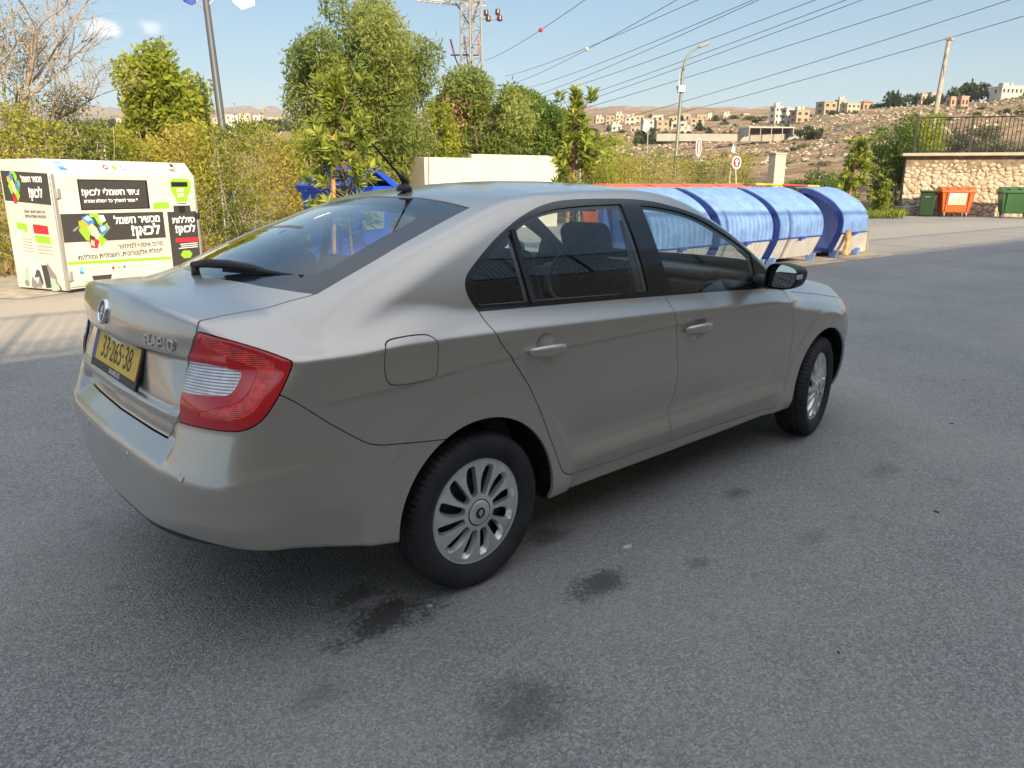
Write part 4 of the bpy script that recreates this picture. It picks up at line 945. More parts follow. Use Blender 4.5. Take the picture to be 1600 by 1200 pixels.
b.box(((x0+x1)/2,wall_y((x0+x1)/2)-.35,WALLH/2),(x1-x0,.7,WALLH),rz=math.atan2(-.058,1)); o=b.build('stone_wall',stone_mat(),bevel=.02)
tag(o,'long dark coursed stone retaining wall that shades the parking lot','wall')
IRON=mat('railing_iron',(.03,.03,.032),.5,metal=.3)
rl=empty('wall_railing',(0,0,0),0,'dark metal railing with vertical bars on top of the long stone wall','railing')
b=MB()
for z in (.12,1.10): b.tube([(x0,wall_y(x0)-.12,WALLH+z),(x1,wall_y(x1)-.12,WALLH+z)],.03,6)
b.build('rail',IRON,rl)
b=MB(); x=x0
while x<x1:
    b.box((x,wall_y(x)-.12,WALLH+.60),(.022,.022,.98)); x+=.13
b.build('bars',IRON,rl); 
x=x0
while x<x1:
    b=MB(); b.box((x,wall_y(x)-.12,WALLH+.58),(.06,.06,1.16)); b.build('post',IRON,rl); x+=2.0
# ------------------------------------------------------------------ electronics recycling container
def bold_text(body,size,off,mw,m,name,parent,sx=1.0,align='CENTER'):
    c=bpy.data.curves.new('t','FONT'); c.body=body; c.size=size; c.extrude=.0012; c.offset=off; c.align_x=align; c.align_y='CENTER'
    o=bpy.data.objects.new('t',c); COL.objects.link(o); bpy.context.view_layer.update()
    me=bpy.data.meshes.new_from_object(o.evaluated_get(bpy.context.evaluated_depsgraph_get())); bpy.data.objects.remove(o); bpy.data.curves.remove(c)
    if sx!=1: me.transform(Matrix.Diagonal((sx,1,1,1)))
    me.transform(mw); me.materials.clear(); me.materials.append(m)
    return link(name,me,parent) if name else me
def heb(s): return s[::-1]
CO=Vector((.653,8.728,0)); cex=Vector((2.173,1.02,0)).normalized(); cey=Vector((-cex.y,cex.x,0))
WP=mat('white_panel_paint',(.56,.53,.47),.45,col2=(.66,.645,.60),vscale=2.2,detail=9); GP=mat('sign_dark_grey',(.055,.052,.05),.45); LIME=mat('sign_lime',(.28,.55,.04),.5); REDP=mat('sign_red',(.55,.03,.04),.5); GALV=mat('galvanised_edge',(.42,.42,.41),.45,metal=.5)
SB=mat('sign_blue',(.05,.25,.55),.5); ORG=mat('sign_orange',(.75,.38,.05),.5); SKIN=mat('sign_beige',(.72,.55,.40),.6); INKG=mat('sign_ink_grey',(.10,.10,.10),.6); SWHT=mat('sign_white',(.85,.85,.83),.5); CYAN=mat('sign_cyan',(.15,.55,.65),.5)
Mw=Matrix(((cex.x,cey.x,0,CO.x),(cex.y,cey.y,0,CO.y),(0,0,1,0),(0,0,0,1)))     # local: u right, depth back, z up
cont=empty('recycling_container',CO,math.atan2(cex.y,cex.x),'big white recycling container printed with Hebrew signs and lime green arrows','container')
Lc,Dc,Hc=2.43,.90,1.735
b=MB(); side=[(0,.03),(Dc,.03),(Dc,Hc),(.10,Hc),(-.04,1.56),(-.04,.03)]
b.prism([(y,z) for y,z in side],(0,0,0),(0,1,0),(0,0,1),(1,0,0),Lc); b.build('body',WP,cont,bevel=.012)
b=MB(); b.box((1.24,-.052,.80),(2.31,.024,1.46)); dr=b.build('front_door',WP,cont,bevel=.006)
b=MB(); b.box((.03,-.05,.79),(.05,.035,1.52)); b.build('corner_trim',GALV,cont,bevel=.006); b=MB(); b.box((2.42,-.05,.79),(.04,.035,1.52)); b.build('corner_trim',GALV,cont,bevel=.006)
for z in (1.30,.22): q=MB(); q.box((.075,-.075,z),(.05,.03,.13)); q.build('hinge',GALV,cont,bevel=.006)
q=MB(); q.box((2.40,-.085,.93),(.06,.05,.09)); q.build('padlock',BLK,cont,bevel=.01)
q=MB(); q.box((1.24,-.04,.015),(2.36,.04,.05)); q.build('base_rail',DARK,cont)
FZ=-.0655      # print plane just proud of the door
def flat(poly,m,name,k=0,par=None):
    b=MB(); b.prism(poly,(0,FZ-.0012*k,0),(1,0,0),(0,0,1),(0,-1,0),.001); return b.build(name,m,par or dr)
def me_flat(poly,m,k=0,dy=0):
    b=MB(); b.prism(poly,(0,FZ-.0012*k,0),(1,0,0),(0,0,1),(0,-1,0),.001); me=bpy.data.meshes.new('p'); me.from_pydata(b.v,[],b.f); me.materials.append(m); return me
def ftxt(s,u,v,h,m,name,off=.004,k=2,w=None):
    mw=Matrix.Translation((u,FZ-.0012*k,v))@Matrix.Rotation(math.radians(90),4,'X')
    sx=1.0
    if w:
        me=bold_text(heb(s),h,off,Matrix.Identity(4),m,None,None); xs=[q.co.x for q in me.vertices]; sx=w/max(max(xs)-min(xs),1e-3)
    return bold_text(heb(s),h,off,mw,m,name,dr,sx)
flat([(.38,1.075),(1.515,1.065),(1.515,1.47),(.38,1.48)],DARK,'window_recess',0); flat([(.40,1.09),(1.48,1.08),(1.48,1.455),(.40,1.465)],GP,'drop_flap',1)
ftxt('ציוד חשמלי לכאן!',.885,1.305,.115,SWHT,'flap_lettering',.0035,3,.93)
ftxt('* אסור להשליך כל פסולת אחרת',.875,1.19,.06,SWHT,'flap_small_lettering',.0018,3,.87)
flat([(.065,.665),(1.745,.628),(1.74,1.012),(.065,1.036)],GP,'sign_band',0)
ftxt('מכשיר חשמל',1.27,.915,.145,SWHT,'sign_lettering',.0045,2,.80); ftxt('לכאן!',1.39,.755,.20,SWHT,'sign_lettering',.007,2,.51)
ftxt('מרכז איסוף למיחזור',1.275,.55,.095,INKG,'sign_lettering',.001,2,.79); ftxt('פסולת אלקטרונית, חשמלית וסוללות',.945,.445,.095,INKG,'sign_lettering',.001,2,1.43)
flat([(.07,.372),(1.80,.295),(1.80,.335),(.07,.41)],LIME,'green_line',0)
# three bent green arrows round a heap of appliances
def pic(u0,v0,s,name,place):
    ms=[]
    A=lambda pts,m,k: ms.append(me_flat([(u0+x*s,v0+y*s) for x,y in pts],m,k))
    A([(-.15,1.0),(.35,1.0),(.62,.72),(.74,.60),(.52,.18),(.30,.40),(.12,.78),(-.28,.78)],LIME,2)
    A([(-.62,.45),(-.30,.55),(-.10,.35),(-.42,-.50),(-.30,-.60),(-.62,-.55),(-1.0,-.02),(-1.02,.12)],LIME,2)
    A([(.20,-.25),(1.05,.02),(.95,.42),(.78,.32),(.52,-.42),(.78,-.62),(.30,-1.0),(.18,-.62),(.05,-.55)],LIME,2)
    A([(-.72,.58),(-.72,.80),(-.30,.95),(.05,.62),(.05,.40),(-.35,.34),(-.60,.42)],SB,3); A([(-.60,.74),(-.32,.88),(-.06,.62),(-.40,.60)],SWHT,4)
    A([(-.98,.32),(-.98,.58),(-.70,.66),(-.42,.42),(-.44,.20),(-.80,.20)],ORG,4); A([(-1.45,.02),(-1.35,.16),(-.95,.34),(-.92,.28),(-1.28,.02)],GALV,4)
    A([(-.38,.22),(-.10,.42),(.18,.12),(.34,-.30),(.10,-.62),(-.20,-.36),(-.36,-.10)],SKIN,5)
    A([(-.46,-.62),(-.30,-.40),(.05,-.52),(.22,-.62),(.05,-1.05),(-.38,-1.0)],REDP,6); A([(-.42,-.80),(-.32,-.55),(-.12,-.62),(-.16,-.95)],SKIN,7); A([(-.36,-.46),(-.22,-.30),(-.02,-.40),(-.08,-.56)],GP,7)
    A([(.30,.22),(.80,.34),(.90,-.10),(.40,-.32)],SB,5); A([(.42,.16),(.72,.24),(.78,.02),(.48,-.10)],SWHT,6); A([(.86,.05),(1.05,.22),(1.12,.12),(.92,-.08)],GALV,5)
    A([(.42,.88),(.75,.88),(.86,.55),(.70,.45),(.40,.55)],SWHT,5)
    o=join_meshes(name,ms,place); return o
pic(.535,.80,.228,'printed_picture',dr)
flat([(1.82,.11),(2.385,.11),(2.395,1.0),(2.29,1.0),(2.283,1.092),(1.953,1.095),(1.95,1.005),(1.822,1.008)],GP,'battery_sign',0)
flat([(2.055,.985),(2.175,.985),(2.175,1.09),(2.055,1.09)],DARK,'battery_slot',1)
ftxt('סוללות',2.125,.872,.125,SWHT,'battery_lettering',.004,2,.45); ftxt('לכאן!',2.14,.735,.155,SWHT,'battery_lettering',.0055,2,.40)
flat([(1.925,.605),(2.37,.595),(2.37,.53),(1.925,.54)],REDP,'battery_red_strip',1)
flat([(1.99,.345),(2.05,.407),(2.18,.40),(2.23,.345),(2.18,.285),(2.05,.285)],LIME,'battery_hexagon',1)
for k,(a,c) in enumerate(((2.00,2.36),(2.02,2.36),(1.97,2.36))): flat([(a,.50-.03*k),(c,.50-.03*k),(c,.512-.03*k),(a,.512-.03*k)],SWHT,'battery_small_print',1)
bu=[(1.95,1.46),(2.0,1.495),(2.28,1.495),(2.335,1.46),(2.345,1.38),(2.31,1.30),(2.25,1.22),(2.235,1.15),(2.03,1.15),(2.01,1.22),(1.95,1.30),(1.925,1.38)]
flat(bu,LIME,'lamp_sign',0); flat([(1.957,1.375),(2.275,1.375),(2.275,1.447),(1.957,1.447)],DARK,'lamp_slot',1); ftxt('נורות',2.12,1.325,.07,SWHT,'lamp_lettering',.002,2); ftxt('לכאן',2.12,1.25,.07,SWHT,'lamp_lettering',.002,2)
flat([(2.05,1.118),(2.215,1.118),(2.215,1.13),(2.05,1.13)],GP,'lamp_lettering_line',0)
flat([(1.58,1.055),(1.875,1.055),(1.87,1.15),(1.575,1.15)],LIME,'green_sticker',0)
# chamfered top strip: logos
ch=Matrix.Translation((0,-.042,1.56))@Matrix.Rotation(math.atan2(.14,.175)*-1,4,'X')
def chf(poly,m,k):
    b=MB(); b.prism(poly,(0,-.002-.001*k,0),(1,0,0),(0,0,1),(0,-1,0),.001); me=bpy.data.meshes.new('p'); me.from_pydata(b.v,[],b.f); me.transform(ch); me.materials.append(m); return me
def disc(u,v,r,n=20): return [(u+r*math.cos(2*math.pi*i/n),v+r*math.sin(2*math.pi*i/n)) for i in range(n)]
ms=[chf([(.19,.05),(.31,.04),(.285,.10),(.29,.185),(.185,.185)],CYAN,1),chf([(.20,.05),(.31,.04),(.285,.085),(.20,.09)],SB,2),chf([(.21,.12),(.27,.12),(.27,.15),(.21,.15)],SWHT,2)]
for u,m in ((.915,REDP),(1.055,LIME),(1.20,SB)): ms+= [chf(disc(u,.105,.038),m,1)]
ms+= [chf(disc(.915,.105,.018),SWHT,2),chf(disc(1.20,.105,.026),SWHT,2)]
ms+= [chf([(2.08,.14),(2.14,.13),(2.16,.19),(2.10,.20)],GP,1),chf([(2.13,.11),(2.19,.10),(2.17,.15)],LIME,1)]
me=bold_text(heb('מאי'),.08,.001,Matrix.Translation((2.07,-.004,.075))@Matrix.Rotation(math.radians(90),4,'X'),INKG,None,None); me.transform(ch); ms.append(me)
join_meshes('top_logos',ms,cont)
ms=[me_flat([(.225,.235),(.29,.23),(.275,.28),(.275,.325),(.225,.325)],CYAN,1),me_flat([(.225,.235),(.29,.23),(.275,.265),(.225,.265)],SB,2)]
for u,m in ((.755,REDP),(.845,LIME),(.94,SB)): ms.append(me_flat(disc(u,.264,.022),m,1))
ms+=[me_flat([(.44,.03),(.66,.03),(.72,.18),(.40,.19)],GP,1),me_flat([(.26,.07),(.37,.07),(.37,.13),(.26,.14)],mat('sign_sage',(.35,.48,.40),.6),1)]
join_meshes('door_pictures',ms,dr)
# left side sign
sgn=None
def sf(poly,m,k):
    b=MB(); b.prism(poly,(-.001-.0012*k,0,0),(0,1,0),(0,0,1),(-1,0,0),.001); me=bpy.data.meshes.new('p'); me.from_pydata(b.v,[],b.f); me.materials.append(m); return me
def st(s,u,v,h,m,off,w,k=2):
    me=bold_text(heb(s),h,off,Matrix.Identity(4),m,None,None); xs=[q.co.x for q in me.vertices]; sx=w/max(max(xs)-min(xs),1e-3)
    return bold_text(heb(s),h,off,Matrix.Translation((-.001-.0012*k,u,v))@Matrix.Rotation(math.radians(-90),4,'Z')@Matrix.Rotation(math.radians(90),4,'X'),m,None,None,sx)
ms=[sf([(.87,1.20),(.87,1.59),(-.03,1.55),(-.02,1.15)],GP,0)]
join_meshes('side_sign',ms,cont)
join_meshes('side_lettering',[st('מכשיר חשמל',.29,1.475,.11,SWHT,.003,.40),st('לכאן!',.25,1.30,.17,SWHT,.006,.26),st('מרכז איסוף למיחזור פסולת',.32,1.06,.055,INKG,.0005,.40),st('אלקטרונית, חשמלית וסוללות',.32,1.0,.055,INKG,.0005,.40)],cont)
pm=[]
def SA(pts,m,k): pm.append(sf([(.645-x*.115,1.39+y*.20) for x,y in pts],m,k))
SA([(-.15,1.0),(.35,1.0),(.62,.72),(.74,.60),(.52,.18),(.30,.40),(.12,.78),(-.28,.78)],LIME,2); SA([(-.62,.45),(-.30,.55),(-.10,.35),(-.42,-.50),(-.62,-.55),(-1.0,-.02)],LIME,2); SA([(.20,-.25),(1.05,.02),(.95,.42),(.78,.32),(.52,-.42),(.78,-.62),(.30,-1.0),(.05,-.55)],LIME,2)
SA([(-.72,.58),(-.30,.95),(.05,.62),(.05,.40),(-.35,.34)],SB,3); SA([(-.98,.32),(-.98,.58),(-.70,.66),(-.42,.42),(-.80,.20)],ORG,4); SA([(-.38,.22),(-.10,.42),(.18,.12),(.34,-.30),(.10,-.62),(-.20,-.36)],SKIN,5); SA([(-.46,-.62),(.05,-.52),(.22,-.62),(.05,-1.15),(-.38,-1.1)],REDP,6); SA([(.30,.22),(.80,.34),(.90,-.10),(.40,-.32)],SB,5)
pm+=[sf([(.40,.78),(.40,.90),(.115,.88),(.115,.77)],REDP,1),sf([(.39,.665),(.39,.76),(.105,.74),(.105,.645)],LIME,1),sf([(.72,.83),(.72,.92),(.52,.90),(.52,.80),(.55,.80),(.56,.76),(.60,.82)],LIME,1)]
for k in range(5): pm.append(sf([(.66,.70-.04*k),(.66,.708-.04*k),(.47,.70-.04*k),(.47,.692-.04*k)],GALV,1))
for k in range(3): pm.append(sf([(.38,.61-.045*k),(.38,.618-.045*k),(.09,.605-.045*k),(.09,.597-.045*k)],GALV,1))
GY=mat('sign_mid_grey',(.22,.22,.22),.6)
pm+=[sf([(.33,.05),(.36,.36),(.25,.36),(.20,.06)],GP,1),sf([(.25,.36),(.24,.40),(.09,.22),(.10,.10),(.20,.06)],GY,2),sf([(.22,.02),(.22,.20),(.12,.18),(.10,.02)],MATS['sign_sage'],3),sf([(.05,.03),(.10,.16),(.02,.05)],GP,3),
     sf([(.74,.10),(.70,.30),(.62,.33),(.63,.12)],MATS['sign_sage'],1),sf([(.62,.06),(.58,.20),(.48,.10),(.40,.27),(.36,.14),(.42,.05)],GY,2),sf([(.53,.18),(.46,.30),(.40,.28),(.37,.10),(.40,.09),(.43,.20)],mat('sign_navy',(.07,.06,.12),.6),3),sf(disc(.70,.10,.045,14),GY,2),sf(disc(.55,.08,.05,14),GY,3)]
join_meshes('side_pictures',pm,cont)
# ------------------------------------------------------------------ rolled blue bins
BL=mat('faded_blue_plastic',(.185,.32,.63),.42,var=.16,vscale=5,coat=.1); BLD=mat('deep_blue_plastic',(.035,.075,.33),.5,var=.15,vscale=6); BLW=mat('white_ribbed_plastic',(.52,.52,.53),.5,var=.08,vscale=5); BLI=mat('blue_inner_plastic',(.17,.29,.58),.5,var=.1,vscale=4)
PROF=[(5.0,1.385),(4.83,1.362),(4.68,1.305),(4.53,1.238),(4.34,1.13),(4.20,1.005),(4.112,.88),(4.072,.757),(4.067,.63),(4.082,.50)]
PROW=[(4.082,.50),(4.138,.37),(4.198,.235),(4.257,.116)]
PROF=chaikin(PROF,2,80,False); PROW=chaikin(PROW,2,80,False)
def shift(p,d):
    q=[]
    for i in range(len(p)):
        a=Vector(p[max(i-1,0)]); c=Vector(p[min(i+1,len(p)-1)]); t=(c-a).normalized(); nrm=Vector((-t.y,t.x)); q.append((p[i][0]+nrm.x*d,p[i][1]+nrm.y*d))
    return q
def strip(b,p,x0,x1,amp=0,nx=2,z0=None):
    """extruded sheet; ribs run round the roll"""
    n=len(p); vs=[]
    ps=shift(p,1.0)
    for i in range(nx+1):
        x=x0+(x1-x0)*i/nx
        for j in range(n):
            a=0 if amp==0 else amp*(.5+.5*math.cos(math.pi*i))*(1 if z0 is None else min(max((z0-p[j][1])/.12,0),1))
            dn=(ps[j][0]-p[j][0],ps[j][1]-p[j][1]); vs.append((x,p[j][0]+dn[0]*a,p[j][1]+dn[1]*a))
    b.add(vs,[(i*n+j,i*n+j+1,(i+1)*n+j+1,(i+1)*n+j) for i in range(nx) for j in range(n-1)])
def rolled_bin(x0,x1,label,open_end=False,sp=False):
    r=empty('rolled_bin',((x0+x1)/2,4.6,0),0,label,'recycling bin','row of rolled blue recycling bins'); X=(x1-x0)/2
    loc=lambda p:[(y-4.6,z) for y,z in p]
    P=loc(PROF); Wp=loc(PROW); In=shift(P,.022); 
    b=MB(); strip(b,P,-X,X,.016,int((x1-x0)/.085),.92); strip(b,In,-X,X)
    n=len(P)
    for x in (-X,X): b.add([(x,*q) for q in P]+[(x,*q) for q in In],[(j,j+1,n+j+1,n+j) for j in range(n-1)])
    for k in (0,n-1): b.add([(-X,*P[k]),(X,*P[k]),(X,*In[k]),(-X,*In[k])],[(0,1,2,3)])
    sh=b.build('curved_lid',BL,r,smooth=True,angle=math.radians(45))
    q=MB()
    for (a,c) in ((P[6],P[7]),): pass
    b=MB(); strip(b,Wp,-X+.01,X-.01,.010,int((x1-x0)/.085)); b.build('front_skirt',BLW,r,smooth=True,angle=math.radians(45))
    lp=P[-1]; b=MB(); b.tube([(-X,lp[0]-.012,lp[1]),(X,lp[0]-.012,lp[1])],.012,8); b.box((0,lp[0]-.02,lp[1]-.015),(.16,.035,.05)); b.build('lid_edge',BLD,r)
    # end flanges
    full=P+Wp[1:]; inn=shift(P,.12)+shift(Wp,.12)[1:]; n=len(full)
    for k,x in ((0,-X),(1,X)):
        s=1 if k==0 else -1
        b=MB(); vs=[(x+s*.004,*q) for q in shift(P,.022)+shift(Wp,.003)[1:]]+[(x+s*.004,*q) for q in inn]+[(x+s*.16,*q) for q in inn]
        b.add(vs,[(j,j+1,n+j+1,n+j) for j in range(n-1)]+[(n+j,n+j+1,2*n+j+1,2*n+j) for j in range(n-1)])
        for j in range(3,n-2,max(n//7,1)): 
            A=full[j]; B=inn[j]; b.add([(x+s*.004,*A),(x+s*.05,*A),(x+s*.05,*B),(x+s*.004,*B)],[(0,1,2,3)])
        b.build('end_flange',BLD,r)
        # recessed end wall, facets meeting at a hub
        hub=(.30,.62); pts=inn; b=MB(); vs=[(x+s*.16,*q) for q in pts]+[(x+s*(.42 if open_end else .30),*hub)]+[(x+s*.16,.62,1.2),(x+s*.16,.62,.2)]
        step=max(len(pts)//6,1); ks=list(range(0,len(pts),step)); ks=ks if ks[-1]==len(pts)-1 else ks+[len(pts)-1]
        f=[(ks[i],ks[i+1],len(pts)) for i in range(len(ks)-1)]+[(0,len(pts),len(pts)+1),(len(pts)-1,len(pts)+2,len(pts)),(len(pts)+1,len(pts)+2,len(pts))]
        b.add(vs,f); b.build('end_wall',BLI,r)
    b=MB(); b.box((0,.42,.70),(2*X-.1,.06,1.30)); b.box((0,.05,.14),(2*X-.1,.75,.06)); b.build('back_panel',BLD,r,bevel=.01); b=MB(); b.box((0,.46,1.365),(2*X,.22,.03)); b.build('top_rail',BL,r,bevel=.008)
    for sx in (-1,1):
        for yy in (-.34,.30):
            b=MB(); b.prism([(-.07,0),(.07,0),(.05,.16),(-.12,.16)],(sx*(X-.06)-.03,yy,0),(0,1,0),(0,0,1),(1,0,0),.06); b.build('foot',BL,r,bevel=.006)
    return r
rolled_bin(10.95,12.55,'blue rolled recycling bin with a clean lid edge, second from the right of its row')
rolled_bin(13.39,14.50,'rightmost blue rolled recycling bin, its open left end showing a faceted inside',True)
rolled_bin(9.10,10.69,'blue rolled recycling bin seen directly above the car door mirror')
rolled_bin(7.24,8.84,'blue rolled recycling bin half hidden by the car windscreen pillar, leftmost seen above the roof')
b=MB(); b.box((15.15,4.75,.30),(.9,.5,.60),rz=-.1,taper=.96); o=b.build('concrete_block',CONC,bevel=.02); tag(o,'pale concrete block standing beside the rightmost blue rolled bin','block')
b=MB(); b.prism([(-.09,.02),(.08,0),(.10,.36),(.05,.52),(-.06,.44),(-.02,.28)],(13.55,4.02,.06),(.9,-.2,0),(0,0,1),(0,1,0),.05); o=b.build('cardboard_scrap',mat('cardboard_brown',(.45,.30,.14),.9,var=.3,vscale=8),bevel=.006); tag(o,'torn brown cardboard hanging out of the rightmost blue rolled bin','cardboard')
# ------------------------------------------------------------------ four wheeled bins
def wheeled_bin(loc,rz,col,label,group=None,poster=False,lid_open=False):
    """1.37 wide, 1.0 deep, 1.4 high"""
    M=mat('bin_plastic_'+col[0],col[1],.42,var=.1,vscale=4); r=empty('wheeled_bin',loc,rz,label,'bin',group)
    b=MB(); vs=[]
    prof=[(.20,.50,.36),(.26,.55,.40),(1.05,.66,.50),(1.14,.67,.51)]
    n=0
    for z,x,y in prof:
        for sx,sy in ((-1,-1),(1,-1),(1,1),(-1,1)): vs.append((sx*x,sy*y,z))
    b.add(vs,[(4*i+j,4*i+(j+1)%4,4*i+4+(j+1)%4,4*i+4+j) for i in range(3) for j in range(4)]+[(3,2,1,0)])
    b.box((-.45,-.46,.66),(.03,.08,.84),rot=Matrix.Rotation(math.radians(9),3,'X')); b.box((.45,-.46,.66),(.03,.08,.84),rot=Matrix.Rotation(math.radians(9),3,'X'))
    b.box((0,-.53,1.12),(1.40,.06,.08)); b.box((0,.53,1.12),(1.40,.06,.08)); b.box((-.69,0,1.12),(.06,1.1,.08)); b.box((.69,0,1.12),(.06,1.1,.08)); 
    b.build('tub',M,r,bevel=.02)
    for sx in (-1,1):
        h=MB(); h.prism([(-.18,.0),(.20,.0),(.14,.12),(-.10,.12)],(sx*.70,0,1.02),(0,1,0),(0,0,1),(sx,0,0),.05); h.tube([(sx*.74,-.10,1.06),(sx*.80,-.08,1.06),(sx*.80,.08,1.06),(sx*.74,.10,1.06)],.022,8); h.build('side_handle',M,r,bevel=.008)
    l=MB(); n=7
    for i in range(n):
        a=-.54+1.08*i/n; c=-.54+1.08*(i+1)/n; za=1.18+.16*math.sin(math.pi*(i)/n*.9+.1); zc=1.18+.16*math.sin(math.pi*(i+1)/n*.9+.1)
        l.add([(-.70,a,za),(.70,a,za),(.70,c,zc),(-.70,c,zc),(-.70,a,1.15),(.70,a,1.15),(.70,c,1.15),(-.70,c,1.15)],[(0,1,2,3),(0,3,7,4),(1,5,6,2)]+([(0,4,5,1)] if i==0 else [])+([(3,2,6,7)] if i==n-1 else []))
    for sx in (-.42,0,.42): l.box((sx,-.45,1.26),(.14,.16,.05))
    lid=l.build('lid',M,r,bevel=.015)
    if lid_open: lid.rotation_euler=(math.radians(0),0,0)
    for sx in (-.45,.45):
        for sy in (-.30,.30):
            w=MB(); w.lathe([(.04,-.025),(.085,-.03),(.10,-.015),(.10,.015),(.085,.03),(.04,.025)],20,'X',(sx,sy,.10)); w.box((sx,sy,.17),(.10,.09,.10)); w.tube([(sx-.045,sy,.20),(sx-.045,sy,.10),(sx+.045,sy,.10)],.01,6); w.build('castor',mat('castor_grey',(.25,.25,.25),.5),r,smooth=True,angle=math.radians(40))
    if poster:
        p=MB(); Rx=Matrix.Rotation(math.radians(9.5),3,'X'); p.box((-.02,-.492,.80),(.72,.006,.52),rot=Rx); po=p.build('poster',mat('poster_yellow',(.70,.62,.25),.6,col2=(.72,.72,.66),vscale=2.2),r)
        q=MB(); 
        for (x,z,s) in ((.08,.84,.05),(.02,.76,.06),(.16,.74,.045),(-.22,.78,.03)): q.box((x,-.5+ (z-.8)*-.16,z),(s*1.5,.006,s),rot=Rx)
        q.build('poster_print',mat('poster_green',(.25,.36,.10),.6),po)
    return r
OR=('orange',(.72,.13,.035)); GR=('green',(.045,.125,.045))
o1=gat(1490,338.9); g1=gat(1578,340.6); view=math.atan2(o1[1]-CAM[1],o1[0]-CAM[0])
wheeled_bin((o1[0]+.1,o1[1]+.1,0),view-math.pi/2+.28,OR,'orange four wheeled bin with a yellow and white poster, against the rubble wall',poster=True)
wheeled_bin((g1[0]+.1,g1[1]-.1,0),view-math.pi/2+.16,GR,'green four wheeled bin against the rubble wall, right of the orange one')
for k in range(4):
    _r=wheeled_bin((10.6+1.62*k,7.5+.22*k,0),.12+.05*(k%2),OR,'orange four wheeled bin of which only the lid shows above the blue rolled bins','orange bins behind the blue rolled bins'); _r.scale=(1.0,1.0,1.075)
# small green upright bin
u=gat(1446,338); r=empty('upright_bin',(u[0],u[1],0),view-math.pi/2,'narrow dark green two wheeled bin standing left of the orange bin','bin'); GD=mat('bin_plastic_dark_green',(.022,.06,.024),.5)
b=MB(); b.box((0,0,.56),(.56,.62,1.04),taper=1.16); b.build('tub',GD,r,bevel=.03); b=MB(); b.box((0,-.02,1.12),(.70,.78,.08)); b.box((0,-.38,1.10),(.5,.06,.05)); b.build('lid',GD,r,bevel=.03)
for sx in (-.26,.26): w=MB(); w.lathe([(.03,-.03),(.10,-.03),(.10,.03),(.03,.03)],18,'X',(sx,.30,.10)); w.build('wheel',BLK,r)
q=MB(); q.box((0,-.355,.88),(.22,.012,.03)); q.build('label_plate',mat('plate_grey',(.3,.32,.3),.5),r)
# strong blue open bin behind the car
bb=at(545,300,13.3); r=empty('open_bin',(float(bb[0]),float(bb[1]),0),math.radians(24),'strong blue bin with its lid ajar, under the young tree behind the car','bin'); r.scale=(1.1,1.1,1.17); BB=mat('bin_plastic_bright_blue',(.018,.085,.58),.4,var=.08,vscale=4)
b=MB(); vs=[]
for z,x,y in ((.15,.50,.38),(1.12,.60,.48)):
    for sx,sy in ((-1,-1),(1,-1),(1,1),(-1,1)): vs.append((sx*x,sy*y,z))
for z,x,y in ((1.12,.55,.43),(.3,.45,.33)):
    for sx,sy in ((-1,-1),(1,-1),(1,1),(-1,1)): vs.append((sx*x,sy*y,z))
b.add(vs,[(4*i+j,4*i+(j+1)%4,4*i+4+(j+1)%4,4*i+4+j) for i in range(3) for j in range(4)]+[(3,2,1,0)])
for s in (-1,1): b.box((s*.60,0,1.14),(.07,1.02,.07))
b.box((0,-.49,1.14),(1.26,.06,.09)); b.box((0,.49,1.14),(1.26,.06,.09)); b.box((-.40,-.50,1.02),(.10,.04,.16)); b.box((.40,-.50,1.02),(.10,.04,.16)); b.build('tub',BB,r,bevel=.012)
q=MB(); q.box((-.02,-.475,.80),(.60,.012,.50),rot=Matrix.Rotation(math.radians(6),3,'X')); q.build('label_panel',mat('panel_grey_green',(.30,.31,.26),.7,var=.1,vscale=5),r)
for s in (-1,1):
    lb=MB(); R=Matrix.Rotation(math.radians(s*24),3,'Y'); lb.box((s*.34,.0,1.31),(.72,1.04,.05),rot=R); lb.box((s*.02,0,1.44),(.07,1.04,.05),rot=R); lb.box((s*.34,-.52,1.29),(.70,.03,.10),rot=R)
    for k in range(3): lb.box((s*(.2+.16*k),-.40,1.385-.07*k),(.05,.10,.02),rot=R)
    lb.build('lid_flap',BB,r,bevel=.01)
# ------------------------------------------------------------------ plants
def leaf_mat(name,cols,trans=.35):
    """cols: base colours picked leaf by leaf"""
    m=bpy.data.materials.new(name); m.use_nodes=True; n=m.node_tree.nodes; l=m.node_tree.links; b=n['Principled BSDF']; out=n['Material Output']
    at_=n.new('ShaderNodeAttribute'); at_.attribute_name='tint'
    r=n.new('ShaderNodeValToRGB'); e=r.color_ramp.elements
    while len(e)<len(cols): e.new(.5)
    for i,c in enumerate(cols): e[i].position=i/(len(cols)-1); e[i].color=(*c,1)
    l.new(at_.outputs['Fac'],r.inputs[0]); l.new(r.outputs[0],b.inputs['Base Color']); b.inputs['Roughness'].default_value=.55; b.inputs['Specular IOR Level'].default_value=.3
    t=n.new('ShaderNodeBsdfTranslucent'); l.new(r.outputs[0],t.inputs[0]); mx=n.new('ShaderNodeMixShader'); mx.inputs[0].default_value=trans
    l.new(b.outputs[0],mx.inputs[1]); l.new(t.outputs[0],mx.inputs[2]); l.new(mx.outputs[0],out.inputs[0]); return m
